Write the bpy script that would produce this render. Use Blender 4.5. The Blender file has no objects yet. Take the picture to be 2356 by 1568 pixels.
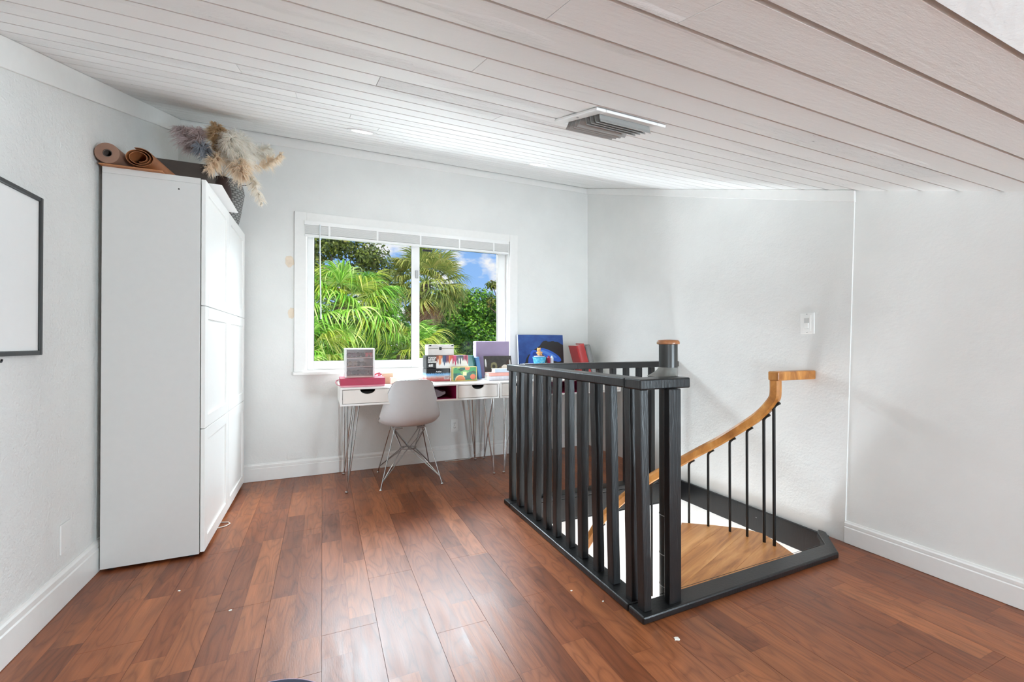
import bpy, bmesh, math, random
from mathutils import Vector, Matrix
R_ = math.radians
rnd = random.Random(7)
SC = bpy.context.scene
COL = SC.collection

# ------------------------------------------------------------------ camera
YAW, PIT = 0.4129, 0.0063
cam_d = bpy.data.cameras.new('camera')
cam_d.sensor_fit = 'HORIZONTAL'; cam_d.sensor_width = 36.0
cam_d.lens = 995.48 / 2356.0 * 36.0
cam_d.clip_start = 0.02; cam_d.clip_end = 400
cam = bpy.data.objects.new('camera', cam_d); COL.objects.link(cam)
_f = Vector((math.sin(YAW)*math.cos(PIT), math.cos(YAW)*math.cos(PIT), math.sin(PIT)))
_r = Vector((math.cos(YAW), -math.sin(YAW), 0)); _u = _r.cross(_f)
cam.matrix_world = Matrix(((_r.x, _u.x, -_f.x, 0), (_r.y, _u.y, -_f.y, 0), (_r.z, _u.z, -_f.z, 1.07), (0, 0, 0, 1)))
SC.camera = cam

# ------------------------------------------------------------------ room numbers (metres)
D, XL, XR, XR2 = 3.8916, -0.9749, 2.584, 2.592      # back wall, left wall, right wall (far part, near part)
ZA, ZB = 2.7231, 0.333                               # ceiling height at the back wall, fall per metre towards the camera
YB, ZF, YREAR = 0.300, 1.527, -2.7                   # where the boards end, flat part behind
def ceil_z(y): return ZA - ZB*(D - y) if y > YB else ZF

# ------------------------------------------------------------------ world: blue sky with cumulus
world = bpy.data.worlds.new('world'); SC.world = world; world.use_nodes = True
wn, wl = world.node_tree.nodes, world.node_tree.links
wn.clear()
def wnode(t, **k):
    n = wn.new(t)
    for a, b in k.items(): setattr(n, a, b)
    return n
tc = wnode('ShaderNodeTexCoord')
sep = wnode('ShaderNodeSeparateXYZ'); wl.new(tc.outputs['Generated'], sep.inputs[0])
ramp = wnode('ShaderNodeValToRGB'); wl.new(sep.outputs['Z'], ramp.inputs[0])
e = ramp.color_ramp.elements
e[0].position = 0.0; e[0].color = (0.60, 0.74, 0.95, 1)
e[1].position = 0.55; e[1].color = (0.10, 0.28, 0.72, 1)
m = ramp.color_ramp.elements.new(0.14); m.color = (0.30, 0.53, 0.95, 1)
mp = wnode('ShaderNodeMapping'); mp.inputs['Scale'].default_value = (1, 1, 1.9); mp.inputs['Location'].default_value = (0.35, 0.2, 0.12)
wl.new(tc.outputs['Generated'], mp.inputs[0])
nz = wnode('ShaderNodeTexNoise'); nz.inputs['Scale'].default_value = 10.0; nz.inputs['Detail'].default_value = 9; nz.inputs['Roughness'].default_value = 0.5
wl.new(mp.outputs[0], nz.inputs['Vector'])
cr = wnode('ShaderNodeValToRGB'); wl.new(nz.outputs['Fac'], cr.inputs[0])
cr.color_ramp.elements[0].position = 0.50; cr.color_ramp.elements[0].color = (0, 0, 0, 1)
cr.color_ramp.elements[1].position = 0.585; cr.color_ramp.elements[1].color = (1, 1, 1, 1)
mx = wnode('ShaderNodeMixRGB'); wl.new(cr.outputs[0], mx.inputs[0]); wl.new(ramp.outputs[0], mx.inputs[1])
mx.inputs[2].default_value = (0.93, 0.92, 0.95, 1)
bg = wnode('ShaderNodeBackground'); bg.inputs['Strength'].default_value = 1.0
wl.new(mx.outputs[0], bg.inputs['Color'])
wo = wnode('ShaderNodeOutputWorld'); wl.new(bg.outputs[0], wo.inputs[0])

# ------------------------------------------------------------------ sun, daylight and added fill lamps
def lamp(name, kind, loc, target, energy, color=(1, 1, 1), size=None, sy=None, angle=None):
    d = bpy.data.lights.new(name, kind); d.energy = energy; d.color = color
    if kind == 'AREA':
        d.shape = 'RECTANGLE'; d.size = size; d.size_y = sy or size
    if kind == 'SUN' and angle: d.angle = angle
    o = bpy.data.objects.new(name, d); COL.objects.link(o)
    o.location = loc
    o.rotation_euler = (Vector(target) - Vector(loc)).to_track_quat('-Z', 'Y').to_euler()
    return o
lamp('sun', 'SUN', (-6, -8, 11), (0, 4, 0), 4.6, (1.0, 0.95, 0.86), angle=R_(1.5))
# daylight falling in through the window above the desks: the sky over the trees, and lamps added low outside to throw light up on the ceiling
COOL = (0.825, 0.92, 1.0)
lamp('window_daylight', 'AREA', (0.80, 4.62, 2.62), (0.80, 2.6, 1.15), 470, COOL, 2.3, 0.95)
for nm_, x_, tx_, ty_, w_ in (('added_uplight_centre', 0.80, 0.80, 0.2, 6), ('added_uplight_leftward', 1.50, -0.75, 1.10, 11), ('added_uplight_rightward', 0.10, 2.0, 0.20, 15)):
    lamp(nm_, 'AREA', (x_, 5.15, 0.53), (tx_, ty_, 1.72), w_, COOL, 1.4, 0.56).data.spread = R_(62)
# fill lamps added behind the camera to brighten walls and ceiling
lamp('right_rear_fill', 'AREA', (XR2 - 0.10, -1.80, 0.60), (-0.9, 1.6, 2.2), 238, (0.75, 0.90, 1.0), 1.2, 0.9)
lamp('left_rear_fill', 'AREA', (XL + 0.10, -1.50, 0.58), (2.3, 0.6, 2.3), 20, (0.75, 0.90, 1.0), 1.0, 0.85).data.spread = R_(95)
# unseen lamp added on the floor below, shining up the stairwell
lamp('stairwell_fill', 'AREA', (2.0, 2.2, -2.35), (1.9, 2.0, 0), 105, COOL, 0.5, 0.5)

SC.view_settings.view_transform = 'Standard'; SC.view_settings.look = 'None'
SC.view_settings.exposure = 0.06; SC.view_settings.gamma = 1.0
SC.view_settings.use_curve_mapping = False
SC.cycles.max_bounces = 10; SC.cycles.diffuse_bounces = 6; SC.cycles.transparent_max_bounces = 12
SC.cycles.sample_clamp_indirect = 6.0
SC.cycles.caustics_reflective = False; SC.cycles.caustics_refractive = False

# ------------------------------------------------------------------ materials
MATS = {}
def lin(c):
    return tuple(((v/255)/12.92 if v/255 <= 0.04045 else ((v/255 + 0.055)/1.055)**2.4) for v in c)
class NT:
    def __init__(s, name):
        s.m = bpy.data.materials.new(name); s.m.use_nodes = True
        s.n, s.l = s.m.node_tree.nodes, s.m.node_tree.links
        s.b = s.n['Principled BSDF']; s.out = s.n['Material Output']
    def node(s, t, ins=None, **k):
        n = s.n.new(t)
        for a, b in k.items(): setattr(n, a, b)
        for a, b in (ins or {}).items():
            if hasattr(b, 'is_output'): s.l.new(b, n.inputs[a])
            else: n.inputs[a].default_value = b
        return n
    def link(s, a, b): s.l.new(a, b)
    def math(s, op, a, b=0.0, c=None):
        n = s.node('ShaderNodeMath', {0: a, 1: b}, operation=op)
        if c is not None: n.inputs[2].default_value = c
        return n.outputs[0]
    def ramp(s, fac, stops, interp='LINEAR'):
        n = s.node('ShaderNodeValToRGB', {0: fac}); el = n.color_ramp.elements; n.color_ramp.interpolation = interp
        while len(el) < len(stops): el.new(0.5)
        for i, (p, c) in enumerate(stops): el[i].position = p; el[i].color = (*c, 1)
        return n.outputs[0]
    def mix(s, fac, a, b, blend='MIX'):
        n = s.node('ShaderNodeMixRGB', {0: fac}, blend_type=blend)
        for i, v in ((1, a), (2, b)):
            if hasattr(v, 'is_output'): s.l.new(v, n.inputs[i])
            else: n.inputs[i].default_value = (*v, 1)
        return n.outputs[0]
    def bump(s, h, strength, dist=0.002):
        n = s.node('ShaderNodeBump', {'Height': h, 'Strength': strength, 'Distance': dist}); s.l.new(n.outputs[0], s.b.inputs['Normal'])
def plain(name, rgb, rough=0.5, metal=0.0, spec=0.5, vary=0.05, scale=30, bump=0.0, bscale=200, bdist=0.001, lin_in=False, emit=None, coat=0.0):
    if name in MATS: return MATS[name]
    t = NT(name); c = rgb if lin_in else lin(rgb)
    co = t.node('ShaderNodeTexCoord').outputs['Object']
    n = t.node('ShaderNodeTexNoise', {'Vector': co, 'Scale': scale, 'Detail': 4.0})
    col = t.ramp(n.outputs['Fac'], [(0.25, tuple(v*(1-vary) for v in c)), (0.75, tuple(min(1, v*(1+vary)) for v in c))])
    t.link(col, t.b.inputs['Base Color'])
    t.b.inputs['Roughness'].default_value = rough; t.b.inputs['Metallic'].default_value = metal
    t.b.inputs['Specular IOR Level'].default_value = spec; t.b.inputs['Coat Weight'].default_value = coat
    if bump:
        b = t.node('ShaderNodeTexNoise', {'Vector': co, 'Scale': bscale, 'Detail': 3.0})
        t.bump(b.outputs['Fac'], bump, bdist)
    if emit:
        t.b.inputs['Emission Color'].default_value = (*emit[0], 1); t.b.inputs['Emission Strength'].default_value = emit[1]
    MATS[name] = t.m
    return t.m
def wall_mat(name, rgb, strength, scale):
    t = NT(name); c = lin(rgb)
    p = t.node('ShaderNodeNewGeometry').outputs['Position']
    a = t.node('ShaderNodeTexNoise', {'Vector': p, 'Scale': scale, 'Detail': 6.0, 'Roughness': 0.62})
    b = t.node('ShaderNodeTexNoise', {'Vector': p, 'Scale': scale*0.22, 'Detail': 3.0})
    st = t.node('ShaderNodeTexNoise', {'Vector': p, 'Scale': 2.2, 'Detail': 5.0, 'Roughness': 0.6})
    col = t.ramp(st.outputs['Fac'], [(0.3, tuple(v*0.94 for v in c)), (0.62, c)])
    t.link(col, t.b.inputs['Base Color'])
    h = t.math('ADD', t.math('MULTIPLY', a.outputs['Fac'], 1.0), t.math('MULTIPLY', b.outputs['Fac'], 1.4))
    t.bump(h, strength, 0.006)
    t.b.inputs['Roughness'].default_value = 0.62; t.b.inputs['Specular IOR Level'].default_value = 0.3
    return t.m
M_WALL_L = wall_mat('rough_plaster_left', (238, 238, 235), 0.95, 80)
M_WALL = wall_mat('plaster', (234, 234, 231), 0.28, 85)
M_WALL_R = wall_mat('smooth_plaster', (236, 236, 233), 0.16, 60)
M_DRY = wall_mat('drywall', (226, 226, 223), 0.25, 55)
M_TRIM = plain('white_trim_paint', (238, 237, 234), 0.35, vary=0.015, bump=0.08, bscale=40)
M_FRAME = plain('white_vinyl', (240, 240, 238), 0.3, vary=0.01)
M_CAB = plain('shade_greyed_melamine', (216, 215, 212), 0.42, vary=0.012, bump=0.05, bscale=300)  # greyed below the door white: the side panels' shade is in this colour
M_DOOR = plain('white_satin_door', (246, 246, 243), 0.35, vary=0.008)
M_DESK = plain('white_lacquer', (244, 241, 237), 0.32, vary=0.01)
M_DRAWER = plain('warm_white_lacquer', (236, 228, 220), 0.35, vary=0.01)
M_PINK = plain('magenta_lacquer', (160, 32, 82), 0.4, vary=0.05)
M_CHROME = plain('chrome', (205, 205, 205), 0.16, metal=1.0, vary=0.02)
M_STEELW = plain('brushed_steel', (178, 178, 178), 0.3, metal=1.0, vary=0.04)
M_CHAIR = plain('light_grey_plastic', (240, 246, 250), 0.36, vary=0.01)
M_DARK = plain('dark_void', (20, 19, 18), 0.8)
M_PLATE = plain('white_plate_plastic', (242, 242, 239), 0.35, vary=0.008)

def black_paint():
    t = NT('black_gloss_paint')
    p = t.node('ShaderNodeTexCoord').outputs['Object']
    mpn = t.node('ShaderNodeMapping', {'Vector': p, 'Scale': (60, 60, 9)})
    a = t.node('ShaderNodeTexNoise', {'Vector': mpn.outputs[0], 'Scale': 1.6, 'Detail': 5.0, 'Distortion': 0.8})
    c = t.node('ShaderNodeTexNoise', {'Vector': p, 'Scale': 26.0, 'Detail': 3.0})
    chip = t.ramp(c.outputs['Fac'], [(0.775, (0.006, 0.006, 0.0065)), (0.79, (0.30, 0.29, 0.28))])
    t.link(chip, t.b.inputs['Base Color'])
    t.b.inputs['Roughness'].default_value = 0.33; t.b.inputs['Specular IOR Level'].default_value = 0.55
    t.bump(a.outputs['Fac'], 0.3, 0.003)
    return t.m
M_BLACK = black_paint()
M_IRON = plain('black_iron', (14, 14, 14), 0.38, vary=0.1)
M_POLE = plain('dark_grey_enamel', (52, 52, 50), 0.35, vary=0.08)

def board_wood(name, dark, mid, light, scale=1.0, rough=0.32, axis=(9, 1.2, 9), rz=0.0):
    t = NT(name)
    p = t.node('ShaderNodeTexCoord').outputs['Object']
    info = t.node('ShaderNodeObjectInfo').outputs['Random']
    off = t.node('ShaderNodeCombineXYZ', {0: t.math('MULTIPLY', info, 37.0), 1: t.math('MULTIPLY', info, 11.0), 2: 0.0})
    v = t.node('ShaderNodeVectorMath', {0: p, 1: off.outputs[0]}, operation='ADD')
    rot = t.node('ShaderNodeMapping', {'Vector': v.outputs[0], 'Rotation': (0, 0, -rz)})
    mpn = t.node('ShaderNodeMapping', {'Vector': rot.outputs[0], 'Scale': tuple(s*scale for s in axis)})
    a = t.node('ShaderNodeTexNoise', {'Vector': mpn.outputs[0], 'Scale': 1.0, 'Detail': 6.0, 'Distortion': 0.6, 'Roughness': 0.6})
    col = t.ramp(a.outputs['Fac'], [(0.3, lin(dark)), (0.5, lin(mid)), (0.7, lin(light))])
    t.link(col, t.b.inputs['Base Color']); t.b.inputs['Roughness'].default_value = rough
    t.bump(a.outputs['Fac'], 0.08, 0.002)
    return t.m
M_OAK = board_wood('honey_oak', (150, 92, 42), (196, 132, 66), (222, 164, 96), 1.6, 0.34, (7, 7, 4))
M_TREAD = board_wood('oak_tread', (150, 92, 48), (206, 140, 78), (232, 172, 108), 1.0, 0.4, (1.6, 17, 14), R_(20))
M_CAP = board_wood('cap_wood', (120, 76, 48), (160, 104, 66), (184, 126, 84), 2.0)

def floor_mat():
    t = NT('walnut_laminate')
    p = t.node('ShaderNodeNewGeometry').outputs['Position']
    s = t.node('ShaderNodeSeparateXYZ', {0: p})
    W = 0.0975
    k = t.math('FLOOR', t.math('DIVIDE', s.outputs[0], W))
    wn1 = t.node('ShaderNodeTexWhiteNoise', {'W': k}, noise_dimensions='1D')
    yo = t.math('ADD', s.outputs[1], t.math('MULTIPLY', wn1.outputs['Value'], 3.7))
    j = t.math('FLOOR', t.math('DIVIDE', yo, 0.47))
    key = t.node('ShaderNodeCombineXYZ', {0: k, 1: j, 2: 3.0})
    wn2 = t.node('ShaderNodeTexWhiteNoise', {'Vector': key.outputs[0]}, noise_dimensions='3D')
    rv = wn2.outputs['Value']; rc = wn2.outputs['Color']
    sh = t.node('ShaderNodeVectorMath', {0: rc, 1: (50, 50, 50)}, operation='MULTIPLY')
    v = t.node('ShaderNodeVectorMath', {0: p, 1: sh.outputs[0]}, operation='ADD')
    # cathedral figure: contour lines of a stretched noise
    m1 = t.node('ShaderNodeMapping', {'Vector': v.outputs[0], 'Scale': (11, 2.3, 1)})
    n1 = t.node('ShaderNodeTexNoise', {'Vector': m1.outputs[0], 'Scale': 1.0, 'Detail': 1.5, 'Distortion': 0.35})
    ln = t.math('PINGPONG', t.math('MULTIPLY', n1.outputs['Fac'], 9.0), 0.5)
    # fine fibre
    m2 = t.node('ShaderNodeMapping', {'Vector': v.outputs[0], 'Scale': (160, 7, 1)})
    n2 = t.node('ShaderNodeTexNoise', {'Vector': m2.outputs[0], 'Scale': 1.0, 'Detail': 4.0})
    m3 = t.node('ShaderNodeMapping', {'Vector': v.outputs[0], 'Scale': (22, 3, 1)})
    n3 = t.node('ShaderNodeTexNoise', {'Vector': m3.outputs[0], 'Scale': 1.0, 'Detail': 5.0})
    base = t.ramp(rv, [(0.0, lin((124, 70, 42))), (0.35, lin((136, 77, 46))), (0.65, lin((148, 86, 51))), (1.0, lin((162, 99, 61)))])
    fig = t.ramp(ln, [(0.0, (0.52, 0.47, 0.45)), (0.16, (0.86, 0.83, 0.81)), (0.5, (1.05, 1.03, 1.02))])
    c1 = t.mix(0.62, base, fig, 'MULTIPLY')
    c2 = t.mix(0.55, c1, t.ramp(n2.outputs['Fac'], [(0.3, (0.72, 0.70, 0.69)), (0.65, (1.1, 1.09, 1.08))]), 'MULTIPLY')
    c3 = t.mix(0.6, c2, t.ramp(n3.outputs['Fac'], [(0.3, (0.62, 0.58, 0.56)), (0.6, (1.15, 1.14, 1.12))]), 'MULTIPLY')
    # printed strip edges
    fx = t.math('FRACT', t.math('DIVIDE', s.outputs[0], W))
    ex = t.math('MINIMUM', fx, t.math('SUBTRACT', 1.0, fx))
    fy = t.math('FRACT', t.math('DIVIDE', yo, 0.47))
    ey = t.math('MULTIPLY', t.math('MINIMUM', fy, t.math('SUBTRACT', 1.0, fy)), 4.8)
    ed = t.math('MINIMUM', ex, ey)
    c4 = t.mix(1.0, c3, t.ramp(ed, [(0.0, (0.70, 0.64, 0.6)), (0.02, (1, 1, 1))]), 'MULTIPLY')
    t.link(c4, t.b.inputs['Base Color'])
    t.b.inputs['Specular IOR Level'].default_value = 0.5
    rr = t.ramp(n3.outputs['Fac'], [(0.3, (0.31,)*3), (0.7, (0.41,)*3)])
    t.link(rr, t.b.inputs['Roughness'])
    m4 = t.node('ShaderNodeMapping', {'Vector': p, 'Scale': (260, 40, 1)})
    n4 = t.node('ShaderNodeTexNoise', {'Vector': m4.outputs[0], 'Scale': 1.0, 'Detail': 2.0})
    t.bump(n4.outputs['Fac'], 0.16, 0.0015)
    return t.m
M_FLOOR = floor_mat()

def ceil_mat():
    t = NT('painted_ceiling_board')
    p = t.node('ShaderNodeNewGeometry').outputs['Position']
    info = t.node('ShaderNodeObjectInfo').outputs['Random']
    sh = t.node('ShaderNodeCombineXYZ', {0: t.math('MULTIPLY', info, 31.0), 1: 0.0, 2: t.math('MULTIPLY', info, 17.0)})
    v = t.node('ShaderNodeVectorMath', {0: p, 1: sh.outputs[0]}, operation='ADD')
    m1 = t.node('ShaderNodeMapping', {'Vector': v.outputs[0], 'Scale': (3.0, 70, 70)})
    n1 = t.node('ShaderNodeTexNoise', {'Vector': m1.outputs[0], 'Scale': 1.0, 'Detail': 5.0, 'Distortion': 0.5})
    m2 = t.node('ShaderNodeMapping', {'Vector': v.outputs[0], 'Scale': (1.2, 5, 5)})
    n2 = t.node('ShaderNodeTexNoise', {'Vector': m2.outputs[0], 'Scale': 1.0, 'Detail': 3.0})
    m3 = t.node('ShaderNodeMapping', {'Vector': v.outputs[0], 'Scale': (22, 60, 60)})
    n3 = t.node('ShaderNodeTexNoise', {'Vector': m3.outputs[0], 'Scale': 1.0, 'Detail': 6.0, 'Roughness': 0.7})
    patch = t.ramp(n2.outputs['Fac'], [(0.54, (0, 0, 0)), (0.64, (1, 1, 1))])
    h = t.math('ADD', t.math('MULTIPLY', n1.outputs['Fac'], 0.5), t.math('MULTIPLY', n3.outputs['Fac'], 1.0))
    hh = t.math('MULTIPLY', h, t.math('ADD', patch, 0.14))
    pit = t.ramp(n3.outputs['Fac'], [(0.30, (0.45, 0.44, 0.43)), (0.36, (1, 1, 1))])
    col = t.mix(t.math('MULTIPLY', patch, 0.9), lin((243, 243, 241)), t.mix(1.0, lin((243, 243, 241)), pit, 'MULTIPLY'))
    tint = t.ramp(info, [(0, (0.965,)*3), (1, (1,)*3)])
    t.link(t.mix(1.0, col, tint, 'MULTIPLY'), t.b.inputs['Base Color'])
    t.b.inputs['Roughness'].default_value = 0.5; t.b.inputs['Specular IOR Level'].default_value = 0.35
    t.bump(hh, 1.0, 0.008)
    return t.m
M_CEIL = ceil_mat()
M_CDECK = plain('ceiling_groove_paint', (214, 213, 209), 0.8, vary=0.06)

def glass_mat():
    t = NT('window_glass')
    tr = t.node('ShaderNodeBsdfTransparent', {'Color': (0.97, 0.985, 0.98, 1)})
    gl = t.node('ShaderNodeBsdfGlossy', {'Roughness': 0.02})
    fr = t.node('ShaderNodeFresnel', {'IOR': 1.45})
    mxn = t.node('ShaderNodeMixShader', {0: t.math('MULTIPLY', fr.outputs[0], 0.3), 1: tr.outputs[0], 2: gl.outputs[0]})
    t.link(mxn.outputs[0], t.out.inputs[0])
    return t.m
M_GLASS = glass_mat()

def leaf_mat(name, cols, trans=0.35, rough=0.4):
    t = NT(name)
    g = t.node('ShaderNodeNewGeometry')
    info = t.node('ShaderNodeObjectInfo').outputs['Random']
    n = t.node('ShaderNodeTexNoise', {'Vector': g.outputs['Position'], 'Scale': 3.0, 'Detail': 3.0})
    ri = g.outputs['Random Per Island']
    f = t.math('ADD', t.math('MULTIPLY', ri, 0.45), t.math('ADD', t.math('MULTIPLY', info, 0.3), t.math('MULTIPLY', n.outputs['Fac'], 0.35)))
    col = t.ramp(f, [(0.15 + 0.7*i/(len(cols)-1), lin(c)) for i, c in enumerate(cols)])
    t.link(col, t.b.inputs['Base Color']); t.b.inputs['Roughness'].default_value = rough
    t.b.inputs['Specular IOR Level'].default_value = 0.4
    tl = t.node('ShaderNodeBsdfTranslucent'); t.link(col, tl.inputs[0])
    mxn = t.node('ShaderNodeMixShader', {0: trans}); t.link(t.b.outputs[0], mxn.inputs[1]); t.link(tl.outputs[0], mxn.inputs[2])
    t.link(mxn.outputs[0], t.out.inputs[0])
    return t.m

# ------------------------------------------------------------------ mesh helpers
class MB:
    """collects geometry; build() links it as one mesh object"""
    def __init__(s): s.v = []; s.f = []; s.mi = []; s.m = 0
    def add(s, vs, fs):
        o = len(s.v); s.v += [tuple(v) for v in vs]
        for f in fs: s.f.append(tuple(i + o for i in f)); s.mi.append(s.m)
        return s
    def box(s, x0, x1, y0, y1, z0, z1, T=None):
        vs = [Vector(p) for p in ((x0,y0,z0),(x1,y0,z0),(x1,y1,z0),(x0,y1,z0),(x0,y0,z1),(x1,y0,z1),(x1,y1,z1),(x0,y1,z1))]
        if T is not None: vs = [T @ v for v in vs]
        return s.add(vs, [(0,3,2,1),(4,5,6,7),(0,1,5,4),(1,2,6,5),(2,3,7,6),(3,0,4,7)])
    def prism(s, poly, h, T=None):
        """poly: list of (x,y) ccw; extruded 0..h in z"""
        n = len(poly)
        vs = [Vector((x, y, 0)) for x, y in poly] + [Vector((x, y, h)) for x, y in poly]
        if T is not None: vs = [T @ v for v in vs]
        return s.add(vs, [tuple(reversed(range(n))), tuple(range(n, 2*n))] + [(i, (i+1) % n, n + (i+1) % n, n + i) for i in range(n)])
    def tube(s, pts, r, seg=8, closed=False, cap=True):
        pts = [Vector(p) for p in pts]; n = len(pts)
        rs = r if isinstance(r, (list, tuple)) else [r]*n
        vs = []; up = None
        for i, p in enumerate(pts):
            if closed: d = pts[(i+1) % n] - pts[i-1]
            else: d = pts[min(i+1, n-1)] - pts[max(i-1, 0)]
            d.normalize()
            if up is None: up = d.orthogonal().normalized()
            else:
                up = up - d*up.dot(d)
                up = up.normalized() if up.length > 1e-6 else d.orthogonal().normalized()
            w = d.cross(up)
            for k in range(seg):
                a = 2*math.pi*k/seg
                vs.append(p + (up*math.cos(a) + w*math.sin(a))*rs[i])
        fs = []
        for i in range(n if closed else n-1):
            j = (i+1) % n
            for k in range(seg): fs.append((i*seg+k, i*seg+(k+1) % seg, j*seg+(k+1) % seg, j*seg+k))
        if cap and not closed: fs += [tuple(reversed(range(seg))), tuple(range((n-1)*seg, n*seg))]
        return s.add(vs, fs)
    def lathe(s, prof, c=(0, 0, 0), seg=24, T=None, cap=True):
        """prof: (r,z) from bottom to top"""
        vs = []
        for r, z in prof:
            for k in range(seg):
                a = 2*math.pi*k/seg; vs.append(Vector((c[0] + r*math.cos(a), c[1] + r*math.sin(a), c[2] + z)))
        if T is not None: vs = [T @ v for v in vs]
        n = len(prof)
        fs = [(i*seg+k, i*seg+(k+1) % seg, (i+1)*seg+(k+1) % seg, (i+1)*seg+k) for i in range(n-1) for k in range(seg)]
        if cap: fs += [tuple(reversed(range(seg))), tuple(range((n-1)*seg, n*seg))]
        return s.add(vs, fs)
    def grid(s, pts):
        """pts: rows of points"""
        n, m = len(pts), len(pts[0])
        return s.add([p for r in pts for p in r], [(i*m+j, i*m+j+1, (i+1)*m+j+1, (i+1)*m+j) for i in range(n-1) for j in range(m-1)])
    def build(s, name, mat, parent=None, bevel=0.0, smooth=False, origin=None, segs=2, fix=True):
        me = bpy.data.meshes.new(name)
        o0 = Vector(origin) if origin is not None else Vector((0, 0, 0))
        me.from_pydata([tuple(Vector(v) - o0) for v in s.v], [], s.f)
        ms = mat if isinstance(mat, (list, tuple)) else [mat]
        for mm in ms: me.materials.append(mm)
        if len(ms) > 1:
            for p, i in zip(me.polygons, s.mi): p.material_index = i
        if fix or bevel:
            bm = bmesh.new(); bm.from_mesh(me)
            if bevel:
                ed = [e for e in bm.edges if len(e.link_faces) == 2 and e.calc_face_angle(0) > 0.5]
                bmesh.ops.bevel(bm, geom=ed, offset=bevel, segments=segs, profile=0.5, affect='EDGES', clamp_overlap=True)
            bmesh.ops.recalc_face_normals(bm, faces=bm.faces)
            bm.to_mesh(me); bm.free()
        if smooth:
            for p in me.polygons: p.use_smooth = True
            try: me.set_sharp_from_angle(angle=R_(38))
            except Exception: pass
        me.update()
        o = bpy.data.objects.new(name, me); COL.objects.link(o)
        o.location = o0
        if parent is not None:
            o.parent = parent
            o.matrix_parent_inverse = parent.matrix_basis.inverted()
        return o
def tag(o, label, cat, group=None, kind=None):
    o['label'] = label; o['category'] = cat
    if group: o['group'] = group
    if kind: o['kind'] = kind
    return o
def thing(name, label, cat, loc=(0, 0, 0), rz=0.0, group=None, kind=None):
    o = bpy.data.objects.new(name, None); COL.objects.link(o)
    o.empty_display_size = 0.1
    o.location = loc; o.rotation_euler = (0, 0, rz)
    return tag(o, label, cat, group, kind)
def struct(name, mb, mat, label, cat, **k):
    o = mb.build(name, mat, **k); return tag(o, label, cat, kind='structure')
def sub_copy(o, parent, loc=None, rot=None, scale=None):
    c = o.copy(); COL.objects.link(c); c.parent = parent
    c.matrix_parent_inverse = Matrix.Identity(4) if parent is None else parent.matrix_basis.inverted()
    if loc is not None: c.location = loc
    if rot is not None: c.rotation_euler = rot
    if scale is not None: c.scale = scale
    return c
def TR(loc=(0, 0, 0), rot=(0, 0, 0)):
    from mathutils import Euler
    return Matrix.Translation(loc) @ Euler(rot).to_matrix().to_4x4()
def text_mesh(body, size, T, mat, parent, name='lettering', extr=0.0004, align='LEFT', bold=0.0):
    cu = bpy.data.curves.new(name, 'FONT'); cu.body = body; cu.size = size; cu.extrude = extr; cu.align_x = align; cu.offset = bold
    cu.resolution_u = 2
    tmp = bpy.data.objects.new(name, cu); COL.objects.link(tmp)
    dg = bpy.context.evaluated_depsgraph_get()
    me = bpy.data.meshes.new_from_object(tmp.evaluated_get(dg))
    bpy.data.objects.remove(tmp); bpy.data.curves.remove(cu)
    me.transform(T); me.materials.clear(); me.materials.append(mat)
    o = bpy.data.objects.new(name, me); COL.objects.link(o)
    o.parent = parent; o.matrix_parent_inverse = parent.matrix_basis.inverted()
    return o

# ================================================================== STRUCTURE
HX0, HX1, HY0, HY1 = 1.20, XR, 1.375, 2.605          # stairwell opening
ZL = -2.6                                             # floor of the storey below
# --- floor: sub-floor with the opening, boards as children
mb = MB()
mb.box(XL-0.1, HX0, YREAR-0.1, D+0.12, -0.16, -0.0125); mb.box(HX0, XR2+0.1, YREAR-0.1, HY0, -0.16, -0.0125)
mb.box(HX0, XR2+0.1, HY1, D+0.12, -0.16, -0.0125)
floor = struct('floor', mb, M_DARK, 'reddish brown walnut laminate floor of the attic room', 'floor')
BW = 0.195
def rect_minus(x0, x1, y0, y1, h):
    hx0, hx1, hy0, hy1 = h
    if x1 <= hx0 or x0 >= hx1 or y1 <= hy0 or y0 >= hy1: return [(x0, x1, y0, y1)]
    out = []
    if y0 < hy0: out.append((x0, x1, y0, hy0))
    if y1 > hy1: out.append((x0, x1, hy1, y1))
    a, b = max(y0, hy0), min(y1, hy1)
    if x0 < hx0: out.append((x0, hx0, a, b))
    if x1 > hx1: out.append((hx1, x1, a, b))
    return out
k = math.floor(XL/BW)
while k*BW < XR2:
    xa, xb = max(k*BW, XL), min((k+1)*BW, XR2)
    y = YREAR - rnd.random()*1.1
    while y < D:
        ya, yb = max(y, YREAR), min(y + 1.21, D)
        if yb > ya + 0.02:
            m_ = MB()
            for (p, q, r, t_) in rect_minus(xa, xb, ya, yb, (HX0, HX1, HY0, HY1)):
                if q-p > 0.004 and t_-r > 0.004: m_.box(p+0.0003, q-0.0003, r+0.0003, t_-0.0003, -0.012, 0.0)
            if m_.v: m_.build('floor_board', M_FLOOR, floor, bevel=0.0004, segs=1)
        y += 1.21
    k += 1

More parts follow.
